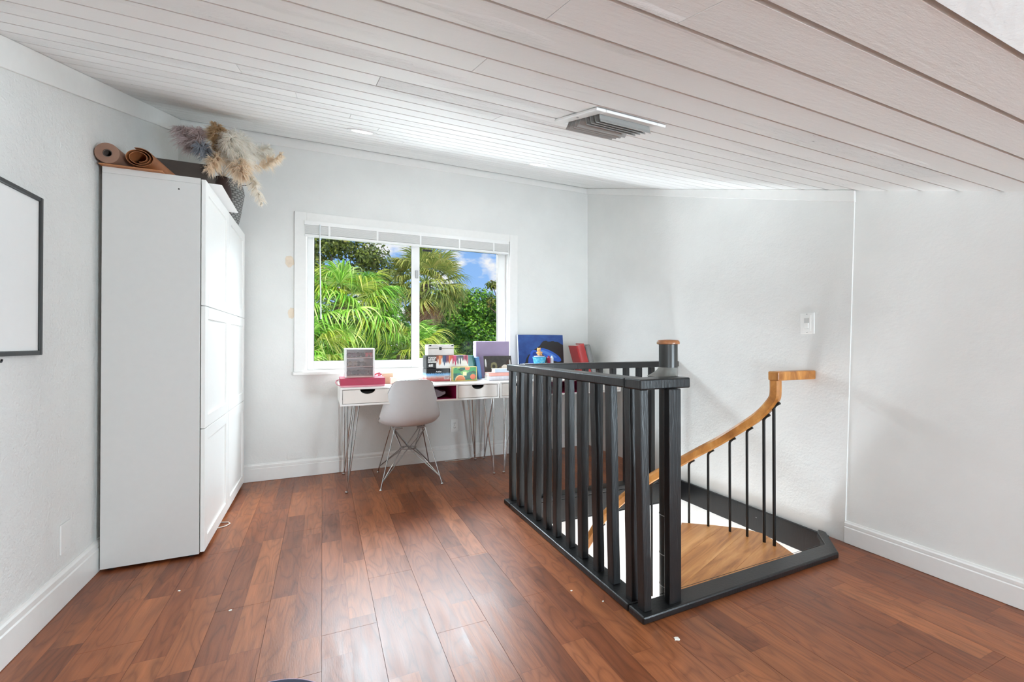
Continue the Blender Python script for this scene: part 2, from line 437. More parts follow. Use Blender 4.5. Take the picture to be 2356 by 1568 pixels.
# --- ceiling: deck with painted boards under it
AS = math.atan(ZB); cs, sn = math.cos(AS), math.sin(AS)
def cpt(x, y, n=0.0):
    """point on the sloping ceiling, n metres above its underside"""
    return Vector((x, y - sn*n, ceil_z(max(y, YB+1e-6)) + cs*n))
mb = MB()
x0, x1 = XL-0.12, XR2+0.12
P = [cpt(x0, YB-0.02, 0.0205), cpt(x1, YB-0.02, 0.0205), cpt(x1, D+0.35, 0.0205), cpt(x0, D+0.35, 0.0205)]
Q = [p + Vector((0, 0, 0.16)) for p in P]
mb.add(P+Q, [(0,3,2,1),(4,5,6,7),(0,1,5,4),(1,2,6,5),(2,3,7,6),(3,0,4,7)])
ceiling = struct('ceiling', mb, M_CDECK, 'sloping ceiling of wide white painted boards with open grooves', 'ceiling')
def cboard(xa, xb, ya, yb):
    b = MB(); g = 0.0088*cs
    u_ = 0.0006 + 0.0024*min(1.0, max(0.0, (1.75-ya)/0.8))                                       # edge towards the camera raised, most in the near rows, to shade the grooves
    p = [cpt(xa, ya+g, u_), cpt(xb, ya+g, u_), cpt(xb, yb-g, 0), cpt(xa, yb-g, 0)]
    q = [cpt(xa, ya+g, 0.020), cpt(xb, ya+g, 0.020), cpt(xb, yb-g, 0.020), cpt(xa, yb-g, 0.020)]
    b.add(p+q, [(0,3,2,1),(4,5,6,7),(0,1,5,4),(1,2,6,5),(2,3,7,6),(3,0,4,7)])
    o = b.build('ceiling_board', M_CEIL, ceiling, bevel=0.0006, segs=1, origin=sum(p, Vector())/4)
    return o
PITCH = 0.1325
joints = {5: [0.36], 8: [0.16], 9: [0.62], 11: [0.83], 12: [-0.1], 13: [1.75], 7: [1.9], 16: [0.28], 14: [0.12], 4: [2.2], 2: [0.37], 18: [1.1]}
VX0, VX1, VY0, VY1 = 0.775, 1.035, 1.10, 1.365        # air vent
j = 0
while YB + j*PITCH < D:
    ya, yb = YB + j*PITCH, min(YB + (j+1)*PITCH, D)
    if j == 0: ya += 0.004
    js = joints.get(j, [rnd.uniform(-0.6, 2.3)] if j % 3 else [])
    xs = [XL] + sorted(js) + [XR2]
    for a, b in zip(xs[:-1], xs[1:]): cboard(a + (0.0006 if a > XL else 0), b - (0.0006 if b < XR2 else 0), ya, yb)
    j += 1
mb = MB().box(XL-0.12, XR2+0.12, YREAR-0.12, YB-0.001, ZF, ZF+0.12)
struct('ceiling_rear', mb, M_DRY, 'smooth plastered flat ceiling strip behind the board ceiling', 'ceiling')

# --- walls
def wall_poly(name, xa, xb, ys, zlow, mat, label):
    """wall along y between planes xa..xb whose top follows the ceiling"""
    up = [(y, (ceil_z(y) if y > YB else ZF - 0.012) + 0.0195) for y in ys]
    poly = [(ys[0], zlow), (ys[-1], zlow)] + [(y, z) for y, z in reversed(up)]
    T = Matrix(((0, 0, 1, xa), (1, 0, 0, 0), (0, 1, 0, 0), (0, 0, 0, 1)))
    return struct(name, MB().prism(poly, xb-xa, T), mat, label, 'wall')
wall_left = wall_poly('wall_left', XL-0.12, XL, [YREAR, YB, YB+0.001, D], -0.16, M_WALL_L, 'rough white plaster wall behind the tall cabinets and whiteboard')
YJ = 1.425
YT = 1.368                                            # the joint between the two right-hand walls leans a little
def wall_slant(name, xa, xb, pts, mat, label):
    T = Matrix(((0, 0, 1, xa), (1, 0, 0, 0), (0, 1, 0, 0), (0, 0, 0, 1)))
    return struct(name, MB().prism(pts, xb-xa, T), mat, label, 'wall')
zt_ = lambda y: ceil_z(y) + 0.0195
wall_right = wall_slant('wall_right', XR, XR+0.13, [(YJ, ZL), (D, ZL), (D, zt_(D)), (YT, zt_(YT)), (YJ, 0.0)], M_WALL, 'white stippled plaster wall beside the stairwell with light switch')
wall_slant('wall_right_near', XR2, XR2+0.114, [(YREAR, ZL), (YJ, ZL), (YJ, 0.0), (YT, zt_(YT)), (YB+0.001, zt_(YB+0.001)), (YB, ZF+0.005), (YREAR, ZF+0.005)], M_WALL_R, 'smooth white plaster wall nearest the camera on the right')
WX0, WX1, WZ0, WZ1 = -0.125, 1.678, 0.842, 2.060       # window opening
mb = MB()
mb.box(XL-0.12, WX0, D, D+0.14, -0.16, ZA+0.03); mb.box(WX1, XR+0.13, D, D+0.14, -0.16, ZA+0.03)
mb.box(WX0, WX1, D, D+0.14, -0.16, WZ0); mb.box(WX0, WX1, D, D+0.14, WZ1, ZA+0.03)
wall_back = struct('wall_back', mb, M_WALL, 'white plaster back wall with the wide window', 'wall')
mb = MB().box(XL-0.12, XR2+0.12, YREAR-0.12, YREAR, -0.16, ZF)
struct('wall_rear', mb, plain('rear_wood_panelling', (196, 186, 176), 0.6, vary=0.05, scale=6), 'beige panelled wall behind the camera', 'wall')
# unseen door added behind the camera so the railing fronts reflect something dark
door = thing('added_dark_door', 'added unseen dark door for the railing fronts to reflect', 'door', (XR2, -0.40, 0), kind='structure')
M_DDOOR = plain('added_door_walnut', (52, 36, 28), 0.5, vary=0.15, scale=8)
MB().box(XR2-0.030, XR2-0.001, -0.92, 0.16, 0.004, 1.50).build('door_leaf', M_DDOOR, door, bevel=0.003)
for (ya_, yb_, za_, zb_) in ((-0.84, -0.43, 0.12, 0.70), (-0.33, 0.08, 0.12, 0.70), (-0.84, -0.43, 0.80, 1.42), (-0.33, 0.08, 0.80, 1.42)):
    MB().box(XR2-0.036, XR2-0.0302, ya_, yb_, za_, zb_).build('door_panel', M_DDOOR, door, bevel=0.004)
MB().lathe([(0.012, 0), (0.012, 0.03), (0.026, 0.04), (0.028, 0.055), (0.016, 0.066)], (0, 0, 0), 18, TR((XR2-0.030, -0.86, 0.76), (0, R_(-90), 0))).build('door_handle', M_STEELW if 'M_STEELW' in globals() else M_TRIM, door, smooth=True)
# unpainted repair spots beside the window
for (cx_, cz_, w, h) in ((-0.243, 1.731, 0.058, 0.085), (-0.229, 1.317, 0.042, 0.085)):
    pts = []
    for a in range(14):
        t_ = 2*math.pi*a/14; rr = 0.5*(0.8 + 0.35*rnd.random())
        pts.append((cx_ + w*rr*math.cos(t_)*1.15, cz_ + h*rr*math.sin(t_)*1.1))
    T = Matrix(((1, 0, 0, 0), (0, 0, 1, D-0.0016), (0, 1, 0, 0), (0, 0, 0, 1)))
    MB().prism(pts, 0.0014, T).build('repair_patch', plain('bare_plaster_patch', (226, 210, 190), 0.7, vary=0.08), wall_back)
# --- fascia strips under the ceiling
def strip(name, poly, T, th, label):
    return struct(name, MB().prism(poly, th, T), M_TRIM, label, 'trim', bevel=0.002, segs=1)
Tx = lambda x: Matrix(((0, 0, 1, x), (1, 0, 0, 0), (0, 1, 0, 0), (0, 0, 0, 1)))
cz = lambda y: ceil_z(y) - 0.0005
strip('trim_1', [(YB+0.05, cz(YB+0.05)-0.105), (D, cz(D)-0.105), (D, cz(D)), (YB+0.05, cz(YB+0.05))], Tx(XL), 0.012, 'white fascia strip under the ceiling along the left wall')
strip('trim_2', [(YT-0.006, cz(YT-0.006)-0.062), (D, cz(D)-0.062), (D, cz(D)), (YT-0.006, cz(YT-0.006))], Tx(XR-0.016), 0.016, 'white fascia strip under the ceiling along the right wall')
strip('trim_3', [(XL+0.012, ZA-0.085), (XR-0.016, ZA-0.06), (XR-0.016, ZA-0.004), (XL+0.012, ZA-0.004)], Matrix(((1, 0, 0, 0), (0, 0, 1, D-0.011), (0, 1, 0, 0), (0, 0, 0, 1))), 0.011, 'white fascia strip under the ceiling above the window')

# --- baseboards with a moulded top
def baseboard(name, prof, a, b, axis, label):
    mb = MB()
    n = len(prof)
    vs = []
    for t_ in (a, b):
        for d_, z in prof: vs.append((t_, D-d_, z) if axis == 'x' else ((XL+d_, t_, z) if axis == 'l' else (XR2-d_, t_, z)))
    mb.add(vs, [tuple(range(n)), tuple(range(n, 2*n))] + [(i, (i+1) % n, n+(i+1) % n, n+i) for i in range(n)])
    return struct(name, mb, M_TRIM, label, 'baseboard')
def prof(h, t_=0.016):
    return [(0, 0.002), (t_, 0.002), (t_, h*0.72), (t_*0.72, h*0.75), (t_*0.80, h*0.80), (t_*0.80, h*0.90), (t_*0.45, h*0.945), (t_*0.3, h), (0, h)]
baseboard('baseboard_back', prof(0.135), XL, XR, 'x', 'white moulded baseboard along the back wall')
baseboard('baseboard_left', prof(0.148), YREAR, D-0.016, 'l', 'white moulded baseboard along the left wall')
baseboard('baseboard_right', prof(0.118), YREAR, YJ-0.002, 'r', 'white moulded baseboard along the near right wall')

# --- stairwell walls below the floor and black lining of its edge
struct('floor_lower', MB().box(0.2, XR+0.13, 0.9, 3.4, ZL-0.1, ZL), plain('lower_floor_tile', (176, 160, 140), 0.5), 'floor of the storey below at the foot of the stairs', 'floor')
M_WELL = plain('stairwell_paint', (238, 237, 234), 0.6, vary=0.02, bump=0.1, bscale=60)
struct('wall_stairwell_back', MB().box(0.2, XR, HY1+0.03, HY1+0.13, ZL, -0.16), M_WELL, 'white wall of the stairwell below the back railing', 'wall')
struct('wall_stairwell_left', MB().box(0.1, 0.2, 0.9, HY1+0.13, ZL, -0.16), M_WELL, 'white wall of the stairwell on the left below the floor', 'wall')
struct('wall_stairwell_front', MB().box(0.2, XR, 0.8, 0.9, ZL, -0.16), M_WELL, 'white wall of the stairwell below the front curb', 'wall')
struct('trim_4', MB().box(XR-0.022, XR, 1.502, HY1, -0.142, 0.004), M_BLACK, 'black painted board lining the stairwell edge along the right wall', 'trim', bevel=0.003)
struct('trim_5', MB().box(HX0, XR-0.022, HY1-0.012, HY1+0.028, -0.142, -0.0005), M_BLACK, 'black painted board lining the back edge of the stairwell', 'trim', bevel=0.002)
struct('trim_6', MB().box(HX0, HX0+0.02, HY0, HY1-0.012, -0.142, -0.0005), M_BLACK, 'black painted board lining the left edge of the stairwell', 'trim', bevel=0.002)
struct('trim_7', MB().box(HX0+0.02, 2.400, HY0, HY0+0.014, -0.142, -0.0005), M_BLACK, 'black painted board lining the front edge of the stairwell', 'trim', bevel=0.002)

struct('trim_8', MB().prism([(2.400, HY0+0.001), (2.412, HY0+0.001), (2.546, 1.501), (2.561, 1.501), (2.561, 1.525), (2.540, 1.525), (2.400, 1.392)], 0.1415, Matrix.Translation((0, 0, -0.142))), M_BLACK, 'black painted board lining the slanted corner of the stairwell', 'trim')

# --- window 1
win = thing('window_1', 'wide two-pane white sliding window above the desks with garden view', 'window', (0.78, D, WZ0), kind='structure')
def bx(name, a, mat, parent, bevel=0.0, **k): return MB().box(*a).build(name, mat, parent, bevel=bevel, **k)
yc = D
CX0, CX1, CZ1 = -0.209, 1.761, 2.137
bx('casing', (CX0, WX0+0.004, yc-0.018, yc, WZ0, CZ1), M_TRIM, win, 0.004)
bx('casing', (WX1-0.004, CX1, yc-0.018, yc, WZ0, CZ1), M_TRIM, win, 0.004)
bx('casing', (WX0+0.004, WX1-0.004, yc-0.018, yc, WZ1+0.004, CZ1), M_TRIM, win, 0.004)
bx('window_sill', (CX0-0.006, CX1+0.006, yc-0.036, yc+0.02, WZ0-0.024, WZ0), M_TRIM, win, 0.004)
# jamb liner
bx('jamb', (WX0, WX0+0.012, yc, yc+0.14, WZ0, WZ1), M_TRIM, win); bx('jamb', (WX1-0.012, WX1, yc, yc+0.14, WZ0, WZ1), M_TRIM, win)
bx('jamb', (WX0+0.012, WX1-0.012, yc, yc+0.14, WZ1-0.012, WZ1), M_TRIM, win); bx('jamb', (WX0+0.012, WX1-0.012, yc, yc+0.14, WZ0, WZ0+0.012), M_TRIM, win)
def sash(x0, x1, z0, z1, y0, y1, wl_, wr_, wb, wt, nm):
    mb = MB()
    mb.box(x0, x0+wl_, y0, y1, z0, z1); mb.box(x1-wr_, x1, y0, y1, z0, z1)
    mb.box(x0+wl_, x1-wr_, y0, y1, z0, z0+wb); mb.box(x0+wl_, x1-wr_, y0, y1, z1-wt, z1)
    o = mb.build('sash', M_FRAME, win, bevel=0.003)
    ym = (y0+y1)/2
    p = bx('pane', (x0+wl_-0.004, x1-wr_+0.004, ym-0.002, ym+0.002, z0+wb-0.004, z1-wt+0.004), M_GLASS, win)
    g = MB()
    for (a, b, c_, d_) in ((x0+wl_, x0+wl_+0.0035, z0+wb, z1-wt), (x1-wr_-0.0035, x1-wr_, z0+wb, z1-wt), (x0+wl_+0.0035, x1-wr_-0.0035, z0+wb, z0+wb+0.0035), (x0+wl_+0.0035, x1-wr_-0.0035, z1-wt-0.0035, z1-wt)):
        g.box(a, b, ym-0.007, ym-0.003, c_, d_)
    g.build('gasket', M_IRON, win)
    return o
zi0, zi1 = WZ0+0.012, WZ1-0.012
sash(WX0+0.012, 0.804, zi0, zi1, yc+0.030, yc+0.062, 0.048, 0.072, 0.072, 0.085, 'inner')
sash(0.745, WX1-0.012, zi0+0.006, zi1-0.006, yc+0.072, yc+0.104, 0.064, 0.085, 0.078, 0.085, 'outer')
bx('latch', (0.765, 0.790, yc+0.018, yc+0.030, 1.66, 1.73), M_STEELW, win, 0.003)
bx('latch_keeper', (0.838, 0.925, yc+0.062, yc+0.073, 1.918, 1.936), M_IRON, win, 0.002)

# --- raised blind
blind = thing('window_blind', 'white slatted blind drawn up to the top of the window', 'blind', (0.76, D-0.02, 1.94))
by0, by1 = D-0.032, D+0.012
BX0, BX1 = -0.137, 1.660
bx('headrail', (BX0, BX1, by0, by1, 2.032, 2.066), M_FRAME, blind, 0.003)
mb = MB()
for i in range(11): mb.box(BX0+0.006, BX1-0.006, by0+0.004, by1-0.002, 1.962+i*0.0063, 1.962+i*0.0063+0.0048)
mb.build('slat_stack', plain('blind_slat', (226, 226, 223), 0.4, vary=0.01), blind)['kind'] = 'stuff'
bx('bottom_rail', (BX0+0.004, BX1-0.004, by0+0.002, by1, 1.940, 1.959), M_FRAME, blind, 0.003)
for x in (0.05, 0.43, 0.80, 1.16, 1.50):
    bx('ladder_clip', (x-0.008, x+0.008, by0-0.001, by0+0.005, 1.944, 2.034), M_FRAME, blind, 0.001)
MB().tube([(-0.021, by0-0.006, 2.04), (-0.022, by0-0.009, 1.99), (-0.012, by0-0.008, 1.272)], 0.0046, 8).build('tilt_wand', plain('clear_wand', (222, 228, 230), 0.15), blind, smooth=True)

# --- unseen windows added behind the camera to go with the fill lamps
for nm, T, w, h, lb in (('added_window_right', TR((XR2-0.012, -1.80, 0.75), (0, 0, R_(90))), 1.3, 0.95, 'added unseen window at the fill lamp on the right wall'),
                    ('added_window_left', TR((XL+0.012, -1.50, 0.75), (0, 0, R_(90))), 1.1, 0.95, 'added unseen window at the fill lamp on the left wall')):
    w_ = thing(nm, lb, 'window', T.translation, kind='structure')
    f = MB()
    f.box(-w/2, -w/2+0.05, -0.012, 0.012, -h/2, h/2, T); f.box(w/2-0.05, w/2, -0.012, 0.012, -h/2, h/2, T)
    f.box(-w/2+0.05, w/2-0.05, -0.012, 0.012, -h/2, -h/2+0.05, T); f.box(-w/2+0.05, w/2-0.05, -0.012, 0.012, h/2-0.05, h/2, T)
    f.build('window_frame', M_FRAME, w_)
    MB().box(-w/2+0.05, w/2-0.05, -0.004, 0.004, -h/2+0.05, h/2-0.05, T).build('pane', plain('frosted_pane', (236, 238, 240), 0.5), w_)

# ================================================================== STAIR RAILING
rail = thing('stair_railing', 'black painted wooden railing with square balusters around the stairwell', 'railing', (1.14, 1.33, 0))
MB().box(1.118, 1.214, 1.402, 2.592, 0.0005, 0.030).build('base_plate', M_BLACK, rail, bevel=0.006)
MB().box(1.118, XR-0.001, 2.594, 2.690, 0.0005, 0.030).build('base_plate', M_BLACK, rail, bevel=0.006)
MB().prism([(1.118, 1.308), (2.362, 1.328), (2.556, 1.502), (2.556, 1.545), (2.506, 1.520), (2.392, 1.414), (1.216, 1.400), (1.118, 1.400)], 0.030, Matrix.Translation((0, 0, 0.0005))).build('base_plate', M_BLACK, rail, bevel=0.007)
MB().box(1.3, 2.36, 1.3905, 1.3925, 0.0302, 0.0312, Matrix.Rotation(R_(0.6), 4, 'Z')).build('plate_seam', M_IRON, rail)
topf = [2.630, 2.504, 2.386, 2.266, 2.146, 2.027, 1.907, 1.787, 1.673, 1.555, 1.427, 1.352]
botf = [2.636, 2.512, 2.396, 2.277, 2.147, 2.037, 1.903, 1.781, 1.651, 1.539, 1.410, 1.333]
topx = [1.147]*10 + [1.150, 1.140]; botx = [1.150]*10 + [1.144, 1.141]
for i in range(12):
    w = 0.036 + 0.004*rnd.random(); dpt = 0.037 + 0.006*rnd.random()
    mb = MB(); n = 9; rows = []
    ph = rnd.random()*6
    for q in range(n):
        t_ = q/(n-1); z = 0.029 + (0.889-0.029)*t_
        x = botx[i] + (topx[i]-botx[i])*t_ + 0.0012*math.sin(ph + q*1.7); y = botf[i] + (topf[i]-botf[i])*t_ + 0.0012*math.sin(ph*2 + q*1.3)
        rows.append([(x, y, z), (x+w, y, z), (x+w, y+dpt, z), (x, y+dpt, z)])
    vs = [p for r in rows for p in r]
    fs = [(0, 3, 2, 1), tuple(4*(n-1)+k for k in range(4))]
    for q in range(n-1):
        for k in range(4): fs.append((4*q+k, 4*q+(k+1) % 4, 4*q+4+(k+1) % 4, 4*q+4+k))
    mb.add(vs, fs).build('baluster', M_BLACK, rail, bevel=0.003, segs=1, origin=(botx[i], botf[i], 0.03))
for i in range(11):
    x = 2.462 - 0.121*i
    MB().box(x-0.019, x+0.019, 2.628+rnd.uniform(-.003, .003), 2.666, 0.029, 0.892).build('baluster', M_BLACK, rail, bevel=0.003, segs=1, origin=(x, 2.64, 0.03))
MB().box(1.141, 1.234, 1.4525, 2.698, 0.888, 0.930).build('top_rail', M_BLACK, rail, bevel=0.006)
MB().prism([(1.141, 1.350), (1.398, 1.350), (1.408, 1.360), (1.408, 1.435), (1.398, 1.4505), (1.141, 1.4505)], 0.043, Matrix.Translation((0, 0, 0.887))).build('top_rail', M_BLACK, rail, bevel=0.006)
MB().box(1.235, XR-0.002, 2.606, 2.694, 0.889, 0.933).build('top_rail', M_BLACK, rail, bevel=0.005)
MB().box(1.270, 1.332, 1.332, 1.364, 0.029, 0.888).build('newel_post', M_BLACK, rail, bevel=0.004, origin=(1.29, 1.35, 0.03))

# floor piece left of the chamfered curb end, and its support
tri = [(2.412, HY0), (XR-0.0005, HY0), (XR-0.0005, 1.500), (2.545, 1.500)]
MB().prism(tri, 0.012, Matrix.Translation((0, 0, -0.012))).build('floor_board', M_FLOOR, floor)
MB().prism(tri, 0.147, Matrix.Translation((0, 0, -0.16))).build('floor_support', M_DARK, floor)

# ================================================================== SPIRAL STAIRCASE
CX, CY = 1.400, 1.475
st = thing('spiral_staircase', 'wooden spiral staircase with round dark pole and curved oak handrail', 'staircase', (CX, CY, ZL))
MB().lathe([(0.0395, ZL), (0.0395, 1.068)], (CX, CY, 0), 32).build('pole', M_POLE, st, smooth=True, origin=(CX, CY, 0))
MB().lathe([(0.040, 1.0665), (0.0478, 1.069), (0.0485, 1.074), (0.046, 1.082), (0.040, 1.0865), (0.01, 1.0885)], (CX, CY, 0), 32).build('pole_cap', M_CAP, st, smooth=True, origin=(CX, CY, 1.07))
# flared foot where the pole meets the rail board
mb = MB(); rows = []
for q in range(7):
    t_ = q/6; fl_ = (1-t_)**1.5; z = 0.9305 + 0.036*t_
    row = []
    for k in range(25):
        a = R_(100 + 215*k/24); ca, sa = math.cos(a), math.sin(a)
        rx = 0.0405 + (0.075*fl_ if ca < 0 else 0.0); ry = 0.0405 + (0.030*fl_*max(0, 0.35-ca) if sa < 0 else 0.0)
        row.append((CX + rx*ca, CY + ry*sa, z))
    rows.append(row)
mb.grid(rows); mb.build('pole_flange', plain('grey_metal_flange', (120, 120, 116), 0.35, vary=0.12), st, smooth=True)
for z in (0.32, 0.149, 0.012): MB().lathe([(0.0396, z-0.002), (0.0412, z-0.0012), (0.0412, z+0.0012), (0.0396, z+0.002)], (CX, CY, 0), 32).build('pole_joint', plain('joint_grey', (150, 150, 148), 0.3), st, smooth=True)
# top landing, planked
LZ = -0.045
edge = [(-14, 0.80), (-4, 0.86), (3.6, 0.90), (9.5, 0.955), (15.4, 1.012), (18.3, 1.006), (22.8, 0.987), (30.8, 0.933), (41.5, 0.874)]
def pol(a, r): return Vector((CX + r*math.cos(R_(a)), CY + r*math.sin(R_(a)), 0))
outer = [pol(a, r) for a, r in edge]
from mathutils.geometry import convex_hull_2d
ring = [pol(41.5, 0.09), pol(20, 0.047), pol(0, 0.047), pol(-14, 0.047)]
whole = [(p.x, p.y) for p in outer] + [(p.x, p.y) for p in ring]
def clip(poly, n, d_):
    out = []
    for i in range(len(poly)):
        a, b = poly[i], poly[(i+1) % len(poly)]
        da, db = a[0]*n[0]+a[1]*n[1]-d_, b[0]*n[0]+b[1]*n[1]-d_
        if da <= 0: out.append(a)
        if (da < 0 < db) or (db < 0 < da):
            t_ = da/(da-db); out.append((a[0]+(b[0]-a[0])*t_, a[1]+(b[1]-a[1])*t_))
    return out
hull = [whole[i] for i in convex_hull_2d([Vector(p) for p in whole])]
gd = R_(20); nx, ny = -math.sin(gd), math.cos(gd)              # plank direction
d0 = CX*nx + CY*ny
tread = thing_tread = MB().prism([(CX+0.06, CY-0.02), (CX+0.5, CY+0.02), (CX+0.5, CY+0.2), (CX+0.06, CY+0.04)], 0.014, Matrix.Translation((0, 0, LZ-0.040))).build('landing_tread', M_TREAD, st)
for q in range(-4, 7):
    lo, hi = d0 + q*0.118, d0 + (q+1)*0.118
    pl_ = clip(clip(hull, (nx, ny), hi-0.0002), (-nx, -ny), -(lo+0.0002))
    if len(pl_) >= 3:
        o = MB().prism(pl_, 0.026, Matrix.Translation((0, 0, LZ-0.026))).build('tread_plank', M_TREAD, tread, bevel=0.0005, segs=1)
a0, zt = 28.0, LZ
RIS = 0.250
for q in range(11):
    zt -= RIS; a1 = a0 + 17.5
    if zt < ZL + 0.1: break
    pts = [pol(a0, 0.045)] + [pol(a0 + (a1-a0)*t_/5, 0.86) for t_ in range(6)] + [pol(a1, 0.045)]
    MB().prism([(p.x, p.y) for p in pts], 0.036, Matrix.Translation((0, 0, zt-0.036))).build('tread', M_TREAD, st, bevel=0.004)
    a0 += 15.8
# handrail
hp = [(8.3, 0.893), (8.3, 0.80), (8.9, 0.762), (11.6, 0.702), (14.5, 0.653), (18.3, 0.602), (23.1, 0.542), (28.5, 0.476), (36.1, 0.393), (42.2, 0.325), (53.2, 0.208), (65.4, 0.055), (73.6, -0.069), (79.3, -0.20), (90, -0.40), (105, -0.64), (122, -0.90), (140, -1.16), (160, -1.44)]
def sweep(pts, w, h, mb, up=Vector((0, 0, 1)), chamf=0.010):
    prof_ = [(-w/2+chamf, -h/2), (w/2-chamf, -h/2), (w/2, -h/2+chamf), (w/2, h/2-chamf), (w/2-chamf, h/2), (-w/2+chamf, h/2), (-w/2, h/2-chamf), (-w/2, -h/2+chamf)]
    vs = []; n = len(pts); m_ = len(prof_)
    for i, p in enumerate(pts):
        d_ = (pts[min(i+1, n-1)][0] - pts[max(i-1, 0)][0]).normalized()
        side = p[1]; upv = side.cross(d_).normalized(); 
        for a, b in prof_: vs.append(p[0] + side*a + upv*b)
    fs = [tuple(reversed(range(m_))), tuple(range((n-1)*m_, n*m_))]
    for i in range(n-1):
        for k in range(m_): fs.append((i*m_+k, i*m_+(k+1) % m_, (i+1)*m_+(k+1) % m_, (i+1)*m_+k))
    mb.add(vs, fs)
def interp(hp, n):
    out = []
    N = len(hp)
    for i in range(N-1):
        p0, p1, p2, p3 = hp[max(i-1, 0)], hp[i], hp[i+1], hp[min(i+2, N-1)]
        for q in range(n):
            t_ = q/n
            out.append(tuple(0.5*((2*p1[k]) + (-p0[k]+p2[k])*t_ + (2*p0[k]-5*p1[k]+4*p2[k]-p3[k])*t_*t_ + (-p0[k]+3*p1[k]-3*p2[k]+p3[k])*t_**3) for k in range(2)))
    out.append(hp[-1]); return out
HR = 0.90
path = []
for a, z in interp(hp, 4):
    p = pol(a, HR); p.z = z
    path.append((p, Vector((math.cos(R_(a)), math.sin(R_(a)), 0))))
mb = MB(); sweep(path, 0.044, 0.052, mb)
mb.build('handrail', M_OAK, st, smooth=True)
pt = pol(8.3, HR)
mb = MB().box(pt.x-0.030, XR-0.001, 1.568, 1.628, 0.868, 0.918)
mb.build('handrail_return', M_OAK, st, bevel=0.006)
# iron balusters with a bent top
def hz(a):
    for (a0_, z0_), (a1_, z1_) in zip(hp[1:-1], hp[2:]):
        if a0_ <= a <= a1_: return z0_ + (z1_-z0_)*(a-a0_)/(a1_-a0_)
    return hp[-1][1]
for i, a in enumerate([8.9, 12.3, 18.1, 24.1, 31.8, 38.8, 46, 53, 60, 67, 74, 82, 90]):
    p = pol(a, HR); zt_ = hz(a) - 0.020
    step = max(0, math.ceil((a-30)/15.8)) if a > 16 else 0
    zb = LZ if i < 2 else LZ - RIS*(1 + max(0, int((a-28)/15.8)))
    q2 = pol(a-2.0, HR) ; 
    pts = [(p.x, p.y, zb-0.002), (p.x, p.y, zt_-0.030)]
    for t_ in (0.35, 0.7, 1.0):
        pts.append((p.x + (q2.x-p.x)*t_*t_, p.y + (q2.y-p.y)*t_*t_, zt_-0.030 + 0.034*t_))
    MB().tube(pts, 0.0082 if i < 2 else 0.0072, 10).build('iron_baluster', M_IRON, st, smooth=True, origin=(p.x, p.y, zb))

# ================================================================== CABINETS
def cabinet(y0, y1, label, lean=0.0):
    cab = thing('storage_cabinet', label, 'cabinet', (-0.75, (y0+y1)/2, 0), group='tall white cabinets by the left wall')
    x0, x1, zt = -0.950, -0.566, 1.905
    t_ = 0.018
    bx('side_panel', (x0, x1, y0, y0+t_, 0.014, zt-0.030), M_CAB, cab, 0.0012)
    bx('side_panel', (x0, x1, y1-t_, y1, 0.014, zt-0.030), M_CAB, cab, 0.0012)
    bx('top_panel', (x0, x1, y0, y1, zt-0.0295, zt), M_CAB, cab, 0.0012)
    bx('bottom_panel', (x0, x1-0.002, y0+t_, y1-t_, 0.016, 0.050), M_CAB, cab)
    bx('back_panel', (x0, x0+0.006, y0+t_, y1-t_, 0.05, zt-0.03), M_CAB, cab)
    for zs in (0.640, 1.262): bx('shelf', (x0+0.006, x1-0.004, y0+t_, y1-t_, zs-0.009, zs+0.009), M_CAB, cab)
    for xx in (x0+0.03, x1-0.04):
        for yy in (y0+0.04, y1-0.04): MB().lathe([(0.018, 0.0), (0.018, 0.003), (0.010, 0.005), (0.010, 0.017)], (xx, yy, 0), 12).build('foot', M_IRON, cab)
    zs = [0.020, 0.640, 1.262, zt-0.002]
    for a, b in zip(zs[:-1], zs[1:]):
        dx0, dx1 = x1+0.004, x1+0.0225
        ya, yb, za, zb = y0+0.0015, y1-0.0015, a+0.0018, b-0.0018
        w = 0.062
        mb = MB()
        mb.box(dx0, dx1, ya, ya+w, za, zb); mb.box(dx0, dx1, yb-w, yb, za, zb)
        mb.box(dx0, dx1, ya+w, yb-w, za, za+w); mb.box(dx0, dx1, ya+w, yb-w, zb-w, zb)
        dr = mb.build('door', M_DOOR, cab, bevel=0.0012, segs=1)
        MB().box(dx0+0.001, dx1-0.008, ya+w-0.004, yb-w+0.004, za+w-0.004, zb-w+0.004).build('door_panel', M_DOOR, dr)
    return cab
cabinet(2.6285, 3.2265, 'tall white three-door cabinet nearest the camera by the left wall')
cabinet(3.2300, 3.8280, 'tall white three-door cabinet in the corner beside the window wall')
MB().lathe([(0.003, 0), (0.004, 0.0006)], (0, 0, 0), 10, TR((-0.655, 2.6283, 1.838), (R_(90), 0, 0))).build('peg_hole', M_IRON, bpy.data.objects['storage_cabinet'])
# cable on the floor under the cabinet
pts = [(-0.66, 2.95, 0.006), (-0.60, 2.975, 0.005), (-0.55, 2.985, 0.004), (-0.515, 3.0, 0.004), (-0.500, 3.03, 0.004), (-0.512, 3.055, 0.004), (-0.55, 3.07, 0.004), (-0.62, 3.09, 0.005)]
tag(MB().tube(pts, 0.0032, 8).build('power_cord', plain('cream_cord', (226, 214, 204), 0.5), smooth=True), 'loop of thin cream cord peeking out under the near cabinet', 'cord')

